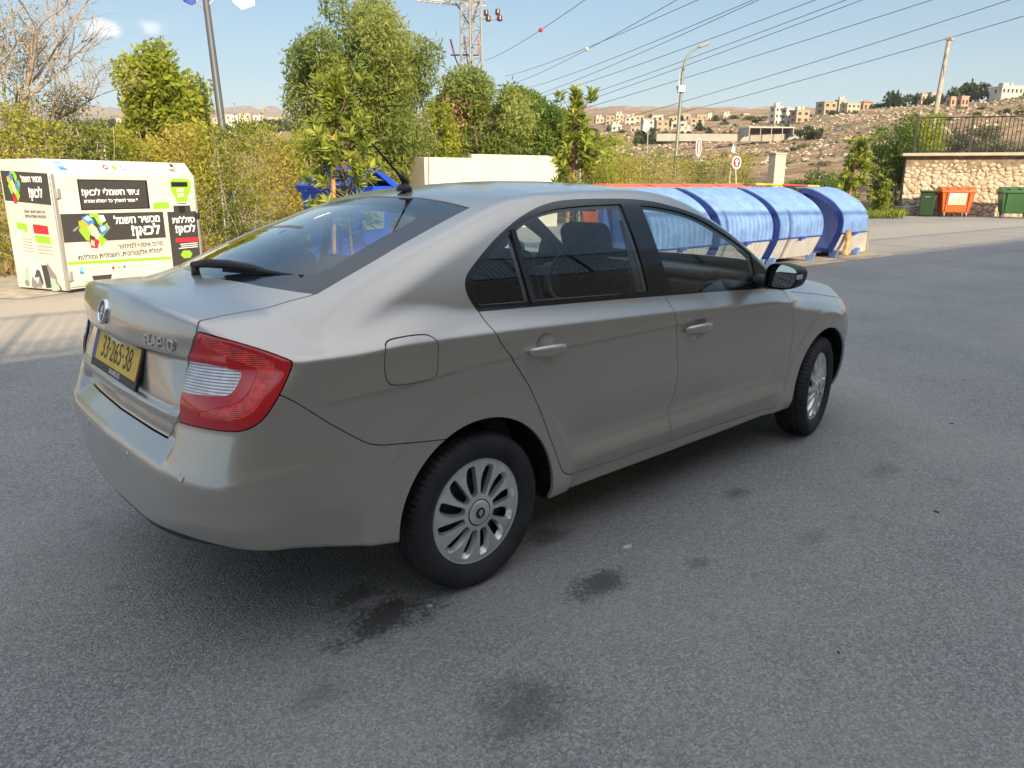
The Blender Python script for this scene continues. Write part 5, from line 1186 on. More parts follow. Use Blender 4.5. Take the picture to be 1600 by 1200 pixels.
def leaves(name,C,size,mt,parent=None,aspect=2.6,dirs=None,jit=1.0,droop=0,tint=None,up=0.0):
    """one mesh of pointed leaves at the points C"""
    n=len(C); C=np.asarray(C,float)
    d=rng.normal(size=(n,3)); d[:,2]-=droop
    if dirs is not None: d=np.asarray(dirs)*1.0+jit*d*.5
    d=unit(d); nr=rng.normal(size=(n,3)); nr[:,2]+=up; s=unit(np.cross(d,nr)); nn=np.cross(s,d)
    L=size*rng.uniform(.6,1.3,n)[:,None]; Wd=L/aspect
    P=np.stack([C,C+d*L*.45+s*Wd*.5+nn*L*.05,C+d*L,C+d*L*.45-s*Wd*.5+nn*L*.05],1).reshape(-1,3)
    F=np.arange(4*n).reshape(n,4)
    o=tri_mesh(name,P,F,mt,parent,None,False)
    t=rng.uniform(0,1,n) if tint is None else np.clip(tint+rng.normal(0,.16,n),0,1)
    a=o.data.attributes.new('tint','FLOAT','POINT'); a.data.foreach_set('value',np.repeat(t,4).astype(np.float32)); return o
BARK=mat('bark_grey',(.19,.15,.11),.9,var=.3,vscale=12,bump=.6,bscale=30); BARKP=mat('bark_pale',(.34,.29,.23),.9,var=.25,vscale=10,bump=.4,bscale=30); STAKE=mat('stake_wood',(.50,.26,.10),.8,var=.2,vscale=9)
def branchy(base,h,spread,levels,seed,r0,n0=4,lean=(0,0),up=.55,first=.35,Lb=None):
    """limbs as polylines with radii; returns limbs and tips"""
    rd=random.Random(seed); limbs=[]; tips=[]
    def grow(p,d,L,r,lv):
        pts=[p.copy()]; rs=[r]; q=p.copy(); dd=d.copy(); k=4
        for i in range(k):
            dd=(dd+Vector((rd.uniform(-1,1),rd.uniform(-1,1),rd.uniform(-.5,.9)))*.16).normalized(); q=q+dd*L/k; pts.append(q.copy()); rs.append(r*(1-.5*(i+1)/k))
            if lv<levels and i>=1 and rd.random()<.75:
                a=rd.uniform(0,6.28); side=Vector((math.cos(a),math.sin(a),rd.uniform(-.1,.8))).normalized(); grow(q,(dd*.45+side*.75).normalized(),L*rd.uniform(.5,.75),r*.5,lv+1)
        limbs.append((pts,rs))
        if lv>=levels-1: tips.append((q,dd))
        if lv<levels:
            for _ in range(2):
                a=rd.uniform(0,6.28); side=Vector((math.cos(a),math.sin(a),rd.uniform(0,.8))).normalized(); grow(q,(dd*.7+side*.6).normalized(),L*rd.uniform(.55,.8),r*.5,lv+1)
    b=Vector(base); top=b+Vector((lean[0],lean[1],h*first)); limbs.append(([b,b+(top-b)*.5+Vector((.03,.02,0)),top],[r0,r0*.9,r0*.78]))
    for i in range(n0):
        a=6.28*i/n0+rd.uniform(-.4,.4); d=Vector((math.cos(a)*spread,math.sin(a)*spread,up+rd.uniform(0,.5))).normalized(); grow(top,d,(Lb or h*.29)*rd.uniform(.82,1.15),r0*.55,1)
    return limbs,tips
def limb_mesh(limbs,name,m,parent,nmin=.004):
    b=MB()
    for pts,rs in limbs:
        if rs[0]>=nmin: b.tube(pts,rs,6 if rs[0]>.03 else 4,False)
    return b.build(name,m,parent,smooth=True)
def blob_points(blobs,n,shell=.55):
    """points in a set of ellipsoids (cx,cy,cz,rx,ry,rz), denser to the outside, broken up by noise"""
    w=np.array([b[3]*b[4]*b[5] for b in blobs]); w=w**.75; w/=w.sum(); idx=rng.choice(len(blobs),n,p=w); B=np.array(blobs)[idx]
    d=unit(rng.normal(size=(n,3))); r=shell+(1-shell)*rng.uniform(0,1,n)**.6; r*=rng.uniform(.85,1.12,n)
    return B[:,:3]+d*B[:,3:6]*r[:,None],d,idx
def crown_blobs(c,R,k,seed,rr=(.28,.5),flat=1.0):
    rd=np.random.default_rng(seed); out=[]
    for i in range(k):
        d=unit(rd.normal(size=(1,3)))[0]; q=rd.uniform(.35,.85); s=rd.uniform(*rr)
        out.append((c[0]+d[0]*R[0]*q,c[1]+d[1]*R[1]*q,c[2]+d[2]*R[2]*q*flat,R[0]*s,R[1]*s,R[2]*s*.85))
    return out
LM_HEDGE=leaf_mat('hedge_leaves',[(.08,.12,.02),(.20,.24,.03),(.36,.37,.05),(.48,.44,.07),(.42,.33,.09)],.5)
LM_NEEM=leaf_mat('feathery_leaves',[(.12,.18,.045),(.22,.29,.07),(.34,.39,.10),(.44,.46,.15)],.55)
LM_CAROB=leaf_mat('carob_leaves',[(.14,.21,.035),(.30,.36,.05),(.46,.49,.07),(.56,.55,.10)],.55)
LM_DARK=leaf_mat('glossy_leaves',[(.05,.10,.025),(.10,.17,.035),(.17,.25,.045),(.27,.34,.06)],.42)
LM_PITT=leaf_mat('young_leaves',[(.06,.11,.02),(.16,.22,.03),(.30,.35,.05),(.44,.47,.09)],.45)
LM_GREY=leaf_mat('grey_leaves',[(.07,.085,.05),(.11,.125,.07),(.16,.17,.09),(.2,.19,.1)],.3)
LM_DRY=leaf_mat('dry_grass',[(.30,.22,.10),(.38,.29,.14),(.20,.19,.06)],.3); LM_PINK=leaf_mat('pink_blossom',[(.6,.15,.22),(.75,.3,.35)],.4); LM_BUSH=leaf_mat('hill_bush_leaves',[(.03,.05,.018),(.06,.08,.025),(.10,.115,.04)],.2)
# hedge over a wire fence: runs of creepers
def hedge(p0,p1,h0,h1,thick,n,label,seed,base=0.0):
    rd=np.random.default_rng(seed); p0=np.array(p0);p1=np.array(p1); L=np.linalg.norm(p1-p0); u=(p1-p0)/L; v=np.array([-u[1],u[0]])
    r=empty('hedge',(*p0,base),0,label,'hedge'); 
    s=rd.uniform(0,1,n); t=rd.uniform(0,1,n)**.85
    top=h0+(h1-h0)*s+.16*np.sin(s*L*1.3+seed)+.10*np.sin(s*L*3.7)+.05*np.sin(s*L*11)
    # clumps: push leaves to clump centres
    nz=np.sin(s*L*4.3+1)*np.sin(t*top*5.1+2)+.6*np.sin(s*L*9.1)*np.sin(t*top*8.3+1); keep=(nz+rd.normal(0,.55,n))>-1.05
    y=rd.normal(0,thick*.33,n)+.10*np.sin(s*L*2.1)
    stray=rd.uniform(0,1,n)<.05; t=np.where(stray,t*1.08+.03,t)
    C=np.stack([u[0]*s*L+v[0]*y,u[1]*s*L+v[1]*y,t*top],1)[keep]
    tint=np.clip(.5+.25*np.sin(s*L*2.3+seed)+.18*np.sin(t*6+s*L),0,1)[keep]
    leaves('foliage',C,.078,LM_HEDGE,r,2.4,droop=.15,tint=tint)
    b=MB()
    for i in range(int(L*7)):
        q=rd.uniform(0,1); hh=(h0+(h1-h0)*q); x=q*L; pts=[]
        yy=rd.normal(0,thick*.2); z=0
        while z<hh*rd.uniform(.8,1.08): pts.append((u[0]*x+v[0]*yy,u[1]*x+v[1]*yy,z)); z+=.3; x+=rd.normal(0,.09); yy+=rd.normal(0,.05)
        if len(pts)>2: b.tube(pts,.006,4,False)
    b.build('stems',BARKP,r)
    b=MB(); 
    for i in range(int(L/2.4)+1):
        x=min(i*2.4,L); b=MB(); b.tube([(u[0]*x,u[1]*x,0),(u[0]*x,u[1]*x,max(h0,h1)*.9)],.022,8); b.build('fence_post',GALV,r)
    return r
hedge((-4.5,10.9),(7.2,14.1),2.40,2.50,.8,80000,'long yellow green overgrown hedge behind the white container',1)
hedge((7.2,14.1),(10.6,17.6),2.45,2.55,.8,32000,'shorter overgrown hedge piece running from the young tree to the pale wall',2)
hw0=world_of(905,25.5); hw1=world_of(1170,31)
hedge(hw0,hw1,2.30,2.45,.9,32000,'low yellow green hedge seen above the orange lids and blue bins',3)
# pale wall beside the hedge
a=np.array(world_of(641,24.5)); c=np.array(world_of(668,23.3)); d=np.array(world_of(868,25.5))
b=MB()
for p,q in ((a,c),(c,d)):
    dv=q-p; L=np.hypot(*dv); h=2.20; b.box(((p[0]+q[0])/2,(p[1]+q[1])/2,h/2),(L,.22,h),rz=math.atan2(dv[1],dv[0]))
dv=d-c; m_=(c*.35+d*.65); b.box((m_[0],m_[1],2.26),(np.hypot(*dv)*.68,.24,.12),rz=math.atan2(dv[1],dv[0]))
o=b.build('plastered_wall',mat('plaster_cream',(.58,.53,.45),.9,var=.06,vscale=2,bump=.15,bscale=30),bevel=.01); tag(o,'plain cream plastered wall with a stepped top behind the car roof','wall')
# trees
def tree(px,pyb,depth,h,crownR,label,name,lm,nl,size,asp=3,seed=1,bark=BARK,z0=None,blobs=26,cz=.60,droop=.2,r0=.13,rr=(.28,.5),shell=.45,n0=5,up=.0):
    X,Y=world_of(px,depth); z=z0 if z0 is not None else terrain_z(px,depth,X,Y)
    r=empty(name,(X,Y,z),0,label,'tree'); limbs,tips=branchy((0,0,0),h*.95,.6,3,seed,r0,n0,up=.9,Lb=crownR*.46); limb_mesh(limbs,'trunk',bark,r,.006)
    B=crown_blobs((0,0,h*cz),(crownR,crownR,h*(1-cz)*1.02),blobs,seed,rr)
    C,dd,idx=blob_points(B,nl,shell); t=np.random.default_rng(seed).uniform(.25,.75,len(B))[idx]
    leaves('crown',C,size,lm,r,asp,droop=droop,tint=t,up=up); return r
tree(262,205,23,5.3,1.55,'round yellow green carob tree standing alone behind the hedge','carob_tree',LM_CAROB,20000,.18,2.2,3,z0=.3,blobs=34,cz=.58,rr=(.24,.42))
tree(582,250,25,8.6,2.75,'tall feathery light green tree in the middle, its top cut by the frame','feathery_tree',LM_NEEM,52000,.20,4.0,11,z0=-.6,blobs=64,cz=.56,droop=.5,r0=.2,rr=(.16,.31))
tree(688,250,25.6,4.6,.75,'slim yellowing tree leaning on the right edge of the feathery tree','slim_tree',LM_CAROB,8000,.13,2.6,17,z0=-.2,blobs=16,cz=.60,bark=BARKP,r0=.06)
tree(763,250,28,6.3,2.15,'bushy green tree in front of the power pylon','bushy_tree',LM_NEEM,36000,.18,3,23,z0=-.3,blobs=40,cz=.60,rr=(.2,.36))
tree(832,250,29.5,5.9,1.95,'darker green tree right of the pylon, touching the bushy one','dark_tree',LM_DARK,30000,.19,2.8,29,z0=-.4,blobs=36,cz=.58,rr=(.2,.36))
# grey half bare tree on the left
X,Y=world_of(22,19); r=empty('bare_tree',(X,Y,.2),0,'half bare grey tree with dry twigs at the left edge of the photo','tree')
limbs,tips=branchy((0,0,0),6.6,.85,4,41,.15,6,(-.15,.1),.6,.26); limb_mesh(limbs,'trunk',BARKP,r,.0035)
b=MB(); rd=random.Random(5)
for (q,d_) in tips:
    for k in range(3):
        e=q+(d_*.6+Vector((rd.uniform(-1,1),rd.uniform(-1,1),rd.uniform(-.9,.3)))*.6)*rd.uniform(.3,.7); b.tube([q,(q+e)/2+Vector((0,0,.04)),e],[.006,.004,.002],3,False)
b.build('twigs',BARKP,r)
P_=[];
for pts,rs in limbs:
    if rs[0]<.09:
        for q in pts: 
            if q.z<3.3 or q.x*(_r2[0])+q.y*_r2[1]<.0: P_.append(q)
P_=np.array([tuple(q) for q in P_]); C=P_[rng.integers(0,len(P_),13000)]+rng.normal(0,.17,(13000,3)); leaves('crown',C,.11,LM_GREY,r,3.5,droop=.4)
# young staked trees with whorls of long leaves
def young_tree(px,depth,h,w,label,seed,n_sh=95,leaf=.17,lean=0.0,lm=None,stake=True,z0=0,stakes=((.30,.15,0),)):
    X,Y=world_of(px,depth); rd=np.random.default_rng(seed); r=empty('young_tree',(X,Y,z0),0,label,'tree'); limbs=[]; tips=[]
    tr=[Vector((lean*t*h+.04*math.sin(3*t),0.03*math.sin(5*t),t*h*.92)) for t in np.linspace(0,1,8)]; limbs.append((tr,[.03*(1-.7*t) for t in np.linspace(0,1,8)]))
    for i in range(n_sh):
        t=rd.uniform(.22,1); a=rd.uniform(0,6.28); p=tr[0].lerp(tr[-1],t); prof=math.sin(min(t*1.12,1)*math.pi)**.55*(1.05-.35*t)
        R=w*prof*rd.uniform(.45,1.05); e=p+Vector((math.cos(a)*R,math.sin(a)*R,rd.uniform(.15,.55)*(.4+R))); mid=(p+e)/2+Vector((0,0,-.06)); limbs.append(([p,mid,e],[.010,.008,.005])); tips.append((e,(e-mid).normalized()))
    for ex_ in range(3):
        a=rd.uniform(0,6.28); p=tr[-2]; e=p+Vector((math.cos(a)*w*.6,math.sin(a)*w*.6,h*.16)); limbs.append(([p,(p+e)/2,e],[.01,.008,.005])); tips.append((e,Vector((0,0,1))))
    limb_mesh(limbs,'trunk',BARK,r,.002)
    C=[];D=[]; T=[]
    for e,d in tips:
        k=int(rd.integers(20,34)); 
        for j in range(k):
            a=rd.uniform(0,6.28); o1=d.orthogonal().normalized(); o2=d.cross(o1); s=rd.uniform(-.16,.03)
            C.append(tuple(e+d*s)); q=(d*rd.uniform(.15,.9)+ (o1*math.cos(a)+o2*math.sin(a))*1.0); D.append(tuple(q)); T.append(.25+.5*max(0,1+s/.16)*rd.uniform(.7,1.2))
    D=unit(np.array(D)); leaves('crown',np.array(C),leaf,lm or LM_PITT,r,3.2,dirs=D,jit=.35,tint=np.clip(np.array(T),0,1),up=1.0)
    for (dx,dy,tl) in stakes:
        s=MB(); s.box((dx,dy,h*.36),(.05,.05,h*.74),rot=Matrix.Rotation(tl,3,'Y')); s.build('stake',STAKE,r)
    return r
young_tree(545,12.0,3.15,.72,'young whorled tree in front of the bright blue bin',51,105,.17,-.06,stakes=((-.25,.1,.05),))
young_tree(900,15.5,3.35,.62,'young staked tree right of the cream wall with an orange stake',53,80,.17,-.03,stakes=((.05,.15,.05),(-.12,.1,.06)))
young_tree(1335,27,3.1,.75,'young staked tree behind the rightmost blue rolled bin, two leaning stakes',57,80,.20,.03,stakes=((.35,.1,.22),(-.10,.1,.12)))
# shrubs
def shrub(px,depth,R,h,label,lm,n,size,seed,z0=None,asp=2.6,name='shrub',blobs=14,group=None,droop=0):
    X,Y=world_of(px,depth); z=terrain_z(px,depth,X,Y)-.1 if z0 is None else z0; r=empty(name,(X,Y,z),0,label,'shrub',group)
    B=crown_blobs((0,0,h*.5),(R,R,h*.55),blobs,seed,(.3,.5)); C,dd,i=blob_points(B,n,.4); C[:,2]=np.abs(C[:,2]); t=np.random.default_rng(seed).uniform(.2,.8,len(B))[i]; leaves('foliage',C,size,lm,r,asp,tint=t,droop=droop)
    b=MB(); rd=random.Random(seed)
    for k in range(9): a=rd.uniform(0,6.28); b.tube([(0,0,0),(math.cos(a)*R*.3,math.sin(a)*R*.3,h*.4),(math.cos(a)*R*.6,math.sin(a)*R*.6,h*.75)],[.02,.014,.006],5,False)
    b.build('stems',BARK,r); return r
shrub(1390,37,1.25,4.1,'dark green tall shrub at the left end of the rubble wall',LM_DARK,9000,.17,61,0)
shrub(1423,46,1.7,4.4,'light green bush growing behind the left end of the rubble wall',LM_PITT,8000,.2,62,1.2)
shrub(1386,33.5,.55,1.5,'small leafy shrub in the planted bed behind the stone kerb',LM_PITT,2600,.15,63,.1)
shrub(1292,36,1.5,2.1,'rounded green shrub behind the striped barrier',LM_DARK,6500,.15,64,0)
shrub(1250,38,1.2,1.7,'low green shrub right of the stone pillar',LM_NEEM,4000,.14,65,0)
shrub(915,33,1.9,4.3,'bright lime green bush behind the staked tree',LM_PITT,7000,.2,66,-.3)
shrub(965,38,2.1,3.9,'loose yellow green bush right of the lime bush',LM_CAROB,4500,.2,67,-.4)
shrub(640,24.9,.55,2.5,'yellow green creeper hanging over the left end of the cream wall',LM_HEDGE,2200,.08,69,0)
shrub(1500,50,2.0,2.0,'grey green scrub behind the railing on the rubble wall',LM_GREY,5000,.16,70,3.0)
shrub(1565,52,2.4,1.6,'dry olive scrub further right behind the railing on the rubble wall',LM_GREY,5000,.16,71,3.1)
shrub(1447,48,1.3,2.6,'feathery scrub at the foot of the concrete pole',LM_NEEM,4000,.16,72,2.6)
X,Y=world_of(708,26.5); C=rng.normal(0,1,(150,3))*[.24,.24,.30]+[0,0,4.05]; r=empty('oleander',(X,Y,-.3),0,'pink flowering oleander tip between two trees','shrub'); leaves('blossom',C,.10,LM_PINK,r,1.5); b=MB(); b.tube([(0,0,0),(.05,0,2.2),(0,0,4.0)],[.03,.02,.01],5,False); b.build('stem',BARK,r)
# dry grass and ground litter along the bed
C=[]
for i in range(5200):
    t=rng.uniform(0,1); x=-4.5+11.5*t; C.append((x+rng.normal(0,.2),10.55+.28*(x+4.5)+rng.normal(0,.28)-.25,.0))
g=leaves('dry_grass',np.array(C),.22,LM_DRY,None,9,dirs=np.tile([0,0,1.],(5200,1)),jit=.9); tag(g,kind='stuff')
C=[]
for i in range(4200):
    px=rng.uniform(1350,1418); d=rng.uniform(31.5,40); X,Y=world_of(px,d); C.append((X,Y,.05))
g=leaves('bed_grass',np.array(C),.30,LM_PITT,None,7,dirs=np.tile([0,0,1.],(4200,1)),jit=1.1); tag(g,kind='stuff')
# ------------------------------------------------------------------ rubble retaining wall with a railing, right side
w0=np.array(gat(1405,336.0)[:2]); w1=np.array(gat(1600,338.6)[:2]); u=(w1-w0); u/=np.linalg.norm(u); w1=w0+u*16; nv=np.array([-u[1],u[0]])
if (CAM[:2]-w0)@nv<0: nv=-nv
LW=16.0; HW=2.70; nx,nz=480,92
gx=np.linspace(0,LW,nx); gz=np.linspace(0,HW,nz); GX,GZ=np.meshgrid(gx,gz,indexing='ij')
cs=[]; zz=0.0
while zz<HW+.3:
    hh=rng.uniform(.16,.24); x=-.3
    while x<LW+.3:
        wd=rng.uniform(.18,.42); cs.append((x+wd/2+rng.normal(0,.03),zz+hh/2+rng.normal(0,.055))); x+=wd
    zz+=hh*.92
cs=np.array(cs); pts=np.stack([GX.ravel(),GZ.ravel()],1); f1=np.full(len(pts),9.);f2=np.full(len(pts),9.);id1=np.zeros(len(pts),int)
for k,cc in enumerate(cs):
    d=np.hypot((pts[:,0]-cc[0])*.80,pts[:,1]-cc[1])+.018*np.sin(pts[:,0]*17+k)*np.sin(pts[:,1]*19+k*1.7); m1=d<f1; f2=np.where(m1,f1,np.minimum(f2,d)); id1=np.where(m1,k,id1); f1=np.where(m1,d,f1)
e=np.clip((f2-f1)/.085,0,1); relief=(1-(1-e)**2.2)*.12*(0.55+.45*rng.uniform(0,1,len(cs))[id1])+rng.normal(0,.008,len(pts))
batter=.30*(HW-pts[:,1])/HW
PX=w0[None,:]+u[None,:]*pts[:,:1]+nv[None,:]*(batter+relief-.15)[:,None]
endshift=np.clip(1-pts[:,0]/.6,0,1)*0
V=np.concatenate([PX,pts[:,1:2]],1); i=np.arange(nx-1)[:,None]*nz; j=np.arange(nz-1)[None,:]
q=np.stack([(i+j).ravel(),(i+nz+j).ravel(),(i+nz+j+1).ravel(),(i+j+1).ravel()],1)
rw_=empty('rubble_wall',(0,0,0),0,'rubble stone retaining wall behind the orange and green bins','wall')
def rub_mat():
    m=bpy.data.materials.new('rubble_stone'); m.use_nodes=True; n=m.node_tree.nodes; l=m.node_tree.links; b=n['Principled BSDF']; b.inputs['Roughness'].default_value=.92
    a=n.new('ShaderNodeAttribute'); a.attribute_name='tint'; r=n.new('ShaderNodeValToRGB'); e=r.color_ramp.elements; e.new(.5); e.new(.75)
    for q,(p,c) in zip(e,((0,(.26,.20,.145)),(.15,(.38,.30,.21)),(.55,(.47,.38,.28)),(1,(.58,.50,.39)))): q.position=p; q.color=(*c,1)
    tc=n.new('ShaderNodeTexCoord'); t=n.new('ShaderNodeTexNoise'); t.inputs['Scale'].default_value=6; t.inputs['Detail'].default_value=6; l.new(tc.outputs['Object'],t.inputs[0])
    ad=n.new('ShaderNodeMath'); ad.operation='MULTIPLY_ADD'; l.new(t.outputs[0],ad.inputs[0]); ad.inputs[1].default_value=.5; l.new(a.outputs['Fac'],ad.inputs[2]); sb=n.new('ShaderNodeMath'); sb.operation='SUBTRACT'; l.new(ad.outputs[0],sb.inputs[0]); sb.inputs[1].default_value=.25
    l.new(sb.outputs[0],r.inputs[0]); l.new(r.outputs[0],b.inputs['Base Color']); return m
o=tri_mesh('stone_face',V,q,rub_mat(),rw_); t=(.25+.75*rng.uniform(0,1,len(cs)))[id1]*np.where(e>.12,1,.05); at_=o.data.attributes.new('tint','FLOAT','POINT'); at_.data.foreach_set('value',t.astype(np.float32))
b=MB(); mid=w0+u*LW/2-nv*.30; b.box((mid[0],mid[1],HW/2-.02),(LW,.55,HW-.04),rz=math.atan2(u[1],u[0])); ms=w0-u*.02; b.build('core',mat('rubble_core',(.22,.17,.12),.95,bump=1,bscale=8,var=.3,vscale=3),rw_)
mid=w0+u*(LW/2-.1)-nv*.02; b=MB(); b.box((mid[0],mid[1],HW+.07),(LW+.3,.62,.14),rz=math.atan2(u[1],u[0])); b.build('coping',mat('coping_concrete',(.44,.37,.29),.9,var=.1,vscale=3),rw_,bevel=.02)
rr_=empty('railing',(0,0,0),0,'black metal railing with upright bars on the rubble wall','railing'); b=MB(); a0=w0+u*.25-nv*.05; zb_=HW+.16; hr=1.55
for z in (.08,hr): 
    p=a0; q=a0+u*15.5; b.tube([(p[0],p[1],zb_+z),(q[0],q[1],zb_+z)],.028,6)
b.build('rail',IRON,rr_)
k=0; x=.0
while x<15.4:
    p=a0+u*x
    if k%14==0:
        b=MB(); b.box((p[0],p[1],zb_+hr/2),(.09,.09,hr+.06),rz=math.atan2(u[1],u[0])); b.build('post',IRON,rr_)
    else:
        b=MB(); b.box((p[0],p[1],zb_+hr/2),(.026,.026,hr-.1)); b.build('bar',IRON,rr_)
    x+=.165; k+=1
# ------------------------------------------------------------------ poles and lamps
def pole_between(pb,pt,depth,rb,rt_,name,label,m,ext_base=0,cat='pole',group=None,n=14):
    A=Vector(at(*pb,depth)); B=Vector(at(*pt,depth)); d=(B-A).normalized(); A=A-d*ext_base
    r=empty(name,A,0,label,cat,group); b=MB(); b.tube([(0,0,0),tuple(B-A)],[rb,rt_],n); b.build('shaft',m,r,smooth=True,angle=math.radians(60)); return r,A,B
STG=mat('dark_grey_steel',(.10,.105,.115),.45,metal=.3); GRN=mat('grey_green_steel',(.17,.20,.16),.5,metal=.3,var=.08); CPOLE=mat('concrete_pole',(.34,.30,.25),.9,var=.15,vscale=4)
r,A,B=pole_between((349,212),(312.5,-70),18.5,.105,.075,'flag_pole','tall dark grey pole with two flags at the top, behind the white container',STG,2.6)
def rel(px,py,d): return Vector(at(px,py,d))-A
for s,px in ((-1,296),(1,340)):
    b=MB(); b.tube([rel(319.5,14,18.5),rel(px,-6,18.5)],.018,8); b.build('flag_arm',GALV,r)
FB=mat('flag_blue',(.05,.07,.35),.8); FW=mat('flag_white',(.75,.74,.72),.8,var=.08,vscale=3)
def flag(pl,d,m,par,name):
    b=MB(); n=len(pl)//2; vs=[]
    for p in pl: vs.append(rel(p[0],p[1],d+.06*math.sin(p[0]*.9)))
    b.add(vs,[(i,i+1,2*n-2-i,2*n-1-i) for i in range(n-1)]); o=b.build(name,m,par); sf_=o.modifiers.new('t','SOLIDIFY'); sf_.thickness=.01; return o
flag([(284,-8),(292,-10),(300,-7),(307,-8),(307,3),(300,9),(293,6),(287,2)],18.5,FB,r,'blue_flag'); flag([(303,-4),(308,-4),(307.5,2),(303,7)],18.6,FW,r,'blue_flag_stripe')
flag([(358,-8),(370,-10),(384,-9),(398,-10),(397,9),(386,13),(378,15),(364,3)],18.5,FW,r,'white_flag')
# street lamp with curved arm
r,A,B=pole_between((1054,270),(1067,112),40,.10,.075,'street_lamp','grey green street lamp with a curved arm and a box half way up',GRN,1.2,'street lamp')
pts=[rel(*p,40) for p in ((1067,112),(1069,100),(1073,90),(1080,81),(1090,74.5),(1096,72))]; b=MB(); b.tube(pts,[.07,.065,.06,.055,.05,.045],10); b.build('curved_arm',GRN,r,smooth=True)
b=MB(); c_=rel(1100,70.5,40); b.box(c_,(.62,.26,.13),rz=_yaw-1.57,rot=Matrix.Rotation(_yaw-1.57,3,'Z')@Matrix.Rotation(-.35,3,'Y')); b.build('lamp_head',mat('lamp_head_grey',(.25,.25,.25),.4),r,bevel=.04)
b=MB(); b.box(rel(1064.5,139,39.9),(.36,.3,.34),rz=_yaw-1.57); b.tube([rel(1060.5,140,40),rel(1061.5,106,40)],.02,6); b.box(rel(1059.5,137,40),(.14,.14,.16)); b.build('equipment_box',GALV,r,bevel=.02)
r,A,B=pole_between((1452,228),(1483,62),46,.185,.12,'utility_pole','leaning concrete utility pole behind the railing on the rubble wall',CPOLE,1.5)
b=MB(); b.box(rel(1484,61,46),(.42,.34,.16)); b.tube([rel(1482,75,46),rel(1490,76,46),rel(1499,69,46)],.012,4); b.tube([rel(1480,80,45.9),rel(1477,95,45.8),rel(1476,118,45.8)],.018,5); b.build('cap',CPOLE,r)
r,A,B=pole_between((1274,300),(1281,246),52,.06,.05,'curved_lamp_post','thin curved dark lamp post on the hillside left of the young staked tree',STG,.5,'street lamp')
b=MB(); b.tube([rel(*p,52) for p in ((1281,246),(1284,231),(1290,219),(1298,209),(1308,203))],.045,8); b.build('curved_arm',STG,r,smooth=True); b=MB(); b.box(rel(1309,202.5,52),(.5,.2,.1),rz=_yaw-1.57); b.build('lamp_head',STG,r,bevel=.03)
# lattice pylon
pyd=36; r=empty('power_pylon',tuple(at(738,262,pyd)),0,'grey lattice power pylon with cable terminals between two trees','pylon'); A=Vector(r.location); PYL=mat('galvanised_lattice',(.40,.39,.36),.5,metal=.4)
b=MB(); corners=[]
for sx,sy in ((-1,-1),(1,-1),(1,1),(-1,1)):
    corners.append((sx,sy))
hp=9.6
def cp(k,t): return Vector((corners[k][0]*(.40-.10*t),corners[k][1]*(.40-.10*t),t*hp-.5))
for k in range(4): b.tube([cp(k,0),cp(k,1)],.045,4)
ns=16
for i in range(ns):
    for k in range(4):
        k2=(k+1)%4; t0,t1=i/ns,(i+1)/ns
        b.tube([cp(k,t0),cp(k2,t1)] if i%2 else [cp(k2,t0),cp(k,t1)],.022,4); b.tube([cp(k,t1),cp(k2,t1)],.02,4)
b.build('lattice_mast',PYL,r)
b=MB(); L0,L1=rel(655,0,pyd),rel(756,11,pyd)
for dz in (0,.26):
    for dy in (-.2,.2): b.tube([L0+Vector((0,dy,dz)),L1+Vector((0,dy,dz))],.035,4)
for i in range(12):
    p=L0.lerp(L1,i/12); q=L0.lerp(L1,(i+1)/12); b.tube([p+Vector((0,-.2,0)),q+Vector((0,-.2,.26))],.02,4); b.tube([p+Vector((0,.2,.26)),q+Vector((0,-.2,.26))],.02,4)
b.build('cross_arm',PYL,r)
b=MB(); b.tube([rel(748,29,pyd),rel(780,31,pyd)],.035,5); b.tube([rel(760,30,pyd),rel(759,20,pyd)],.03,5); b.tube([rel(777,31,pyd),rel(777,19,pyd)],.03,5); b.build('side_arm',PYL,r)
INS=mat('brown_insulator',(.10,.04,.03),.25)
for (x,y) in ((759.5,20),(777.5,18.5),(763,29),(781,28.5)):
    b=MB(); c_=rel(x,y,pyd-.1); b.lathe([(.02,-.14),(.11,-.12),(.13,-.06),(.10,-.03),(.13,.02),(.10,.06),(.12,.10),(.03,.14)],14,'Z',tuple(c_)); b.build('insulator',INS,r,smooth=True)
RI=mat('red_insulator',(.50,.10,.08),.4)
for (x0,y0,x1,y1) in ((704,62,710,85),(725,58,729,84),(747,57,749,82)):
    b=MB(); p,q=rel(x0,y0,pyd-.3),rel(x1,y1,pyd-.3); n=9
    for i in range(n): c_=p.lerp(q,i/(n-1)); b.lathe([(.02,-.05),(.07,-.02),(.02,.03)],10,'Z',tuple(c_))
    b.build('cable_terminal',RI,r,smooth=True)
b=MB()
for pl in (((710,86),(714,97),(722,110),(724,114)),((722,116),(720,128),(719,140)),((729,85),(731,100),(737,130)),((712,4),(722,20),(733,38),(737,50),(738,120)),((748,2),(743,20),(739,36),(737,48)),((733,12),(734,60),(735,128))): b.tube([rel(*p,pyd-.5) for p in pl],.035,6)
b.build('cables',BLK,r)
b=MB(); b.tube([rel(704,86,pyd-.3),rel(748,86,pyd-.3)],.04,5); b.build('terminal_arm',STG,r)
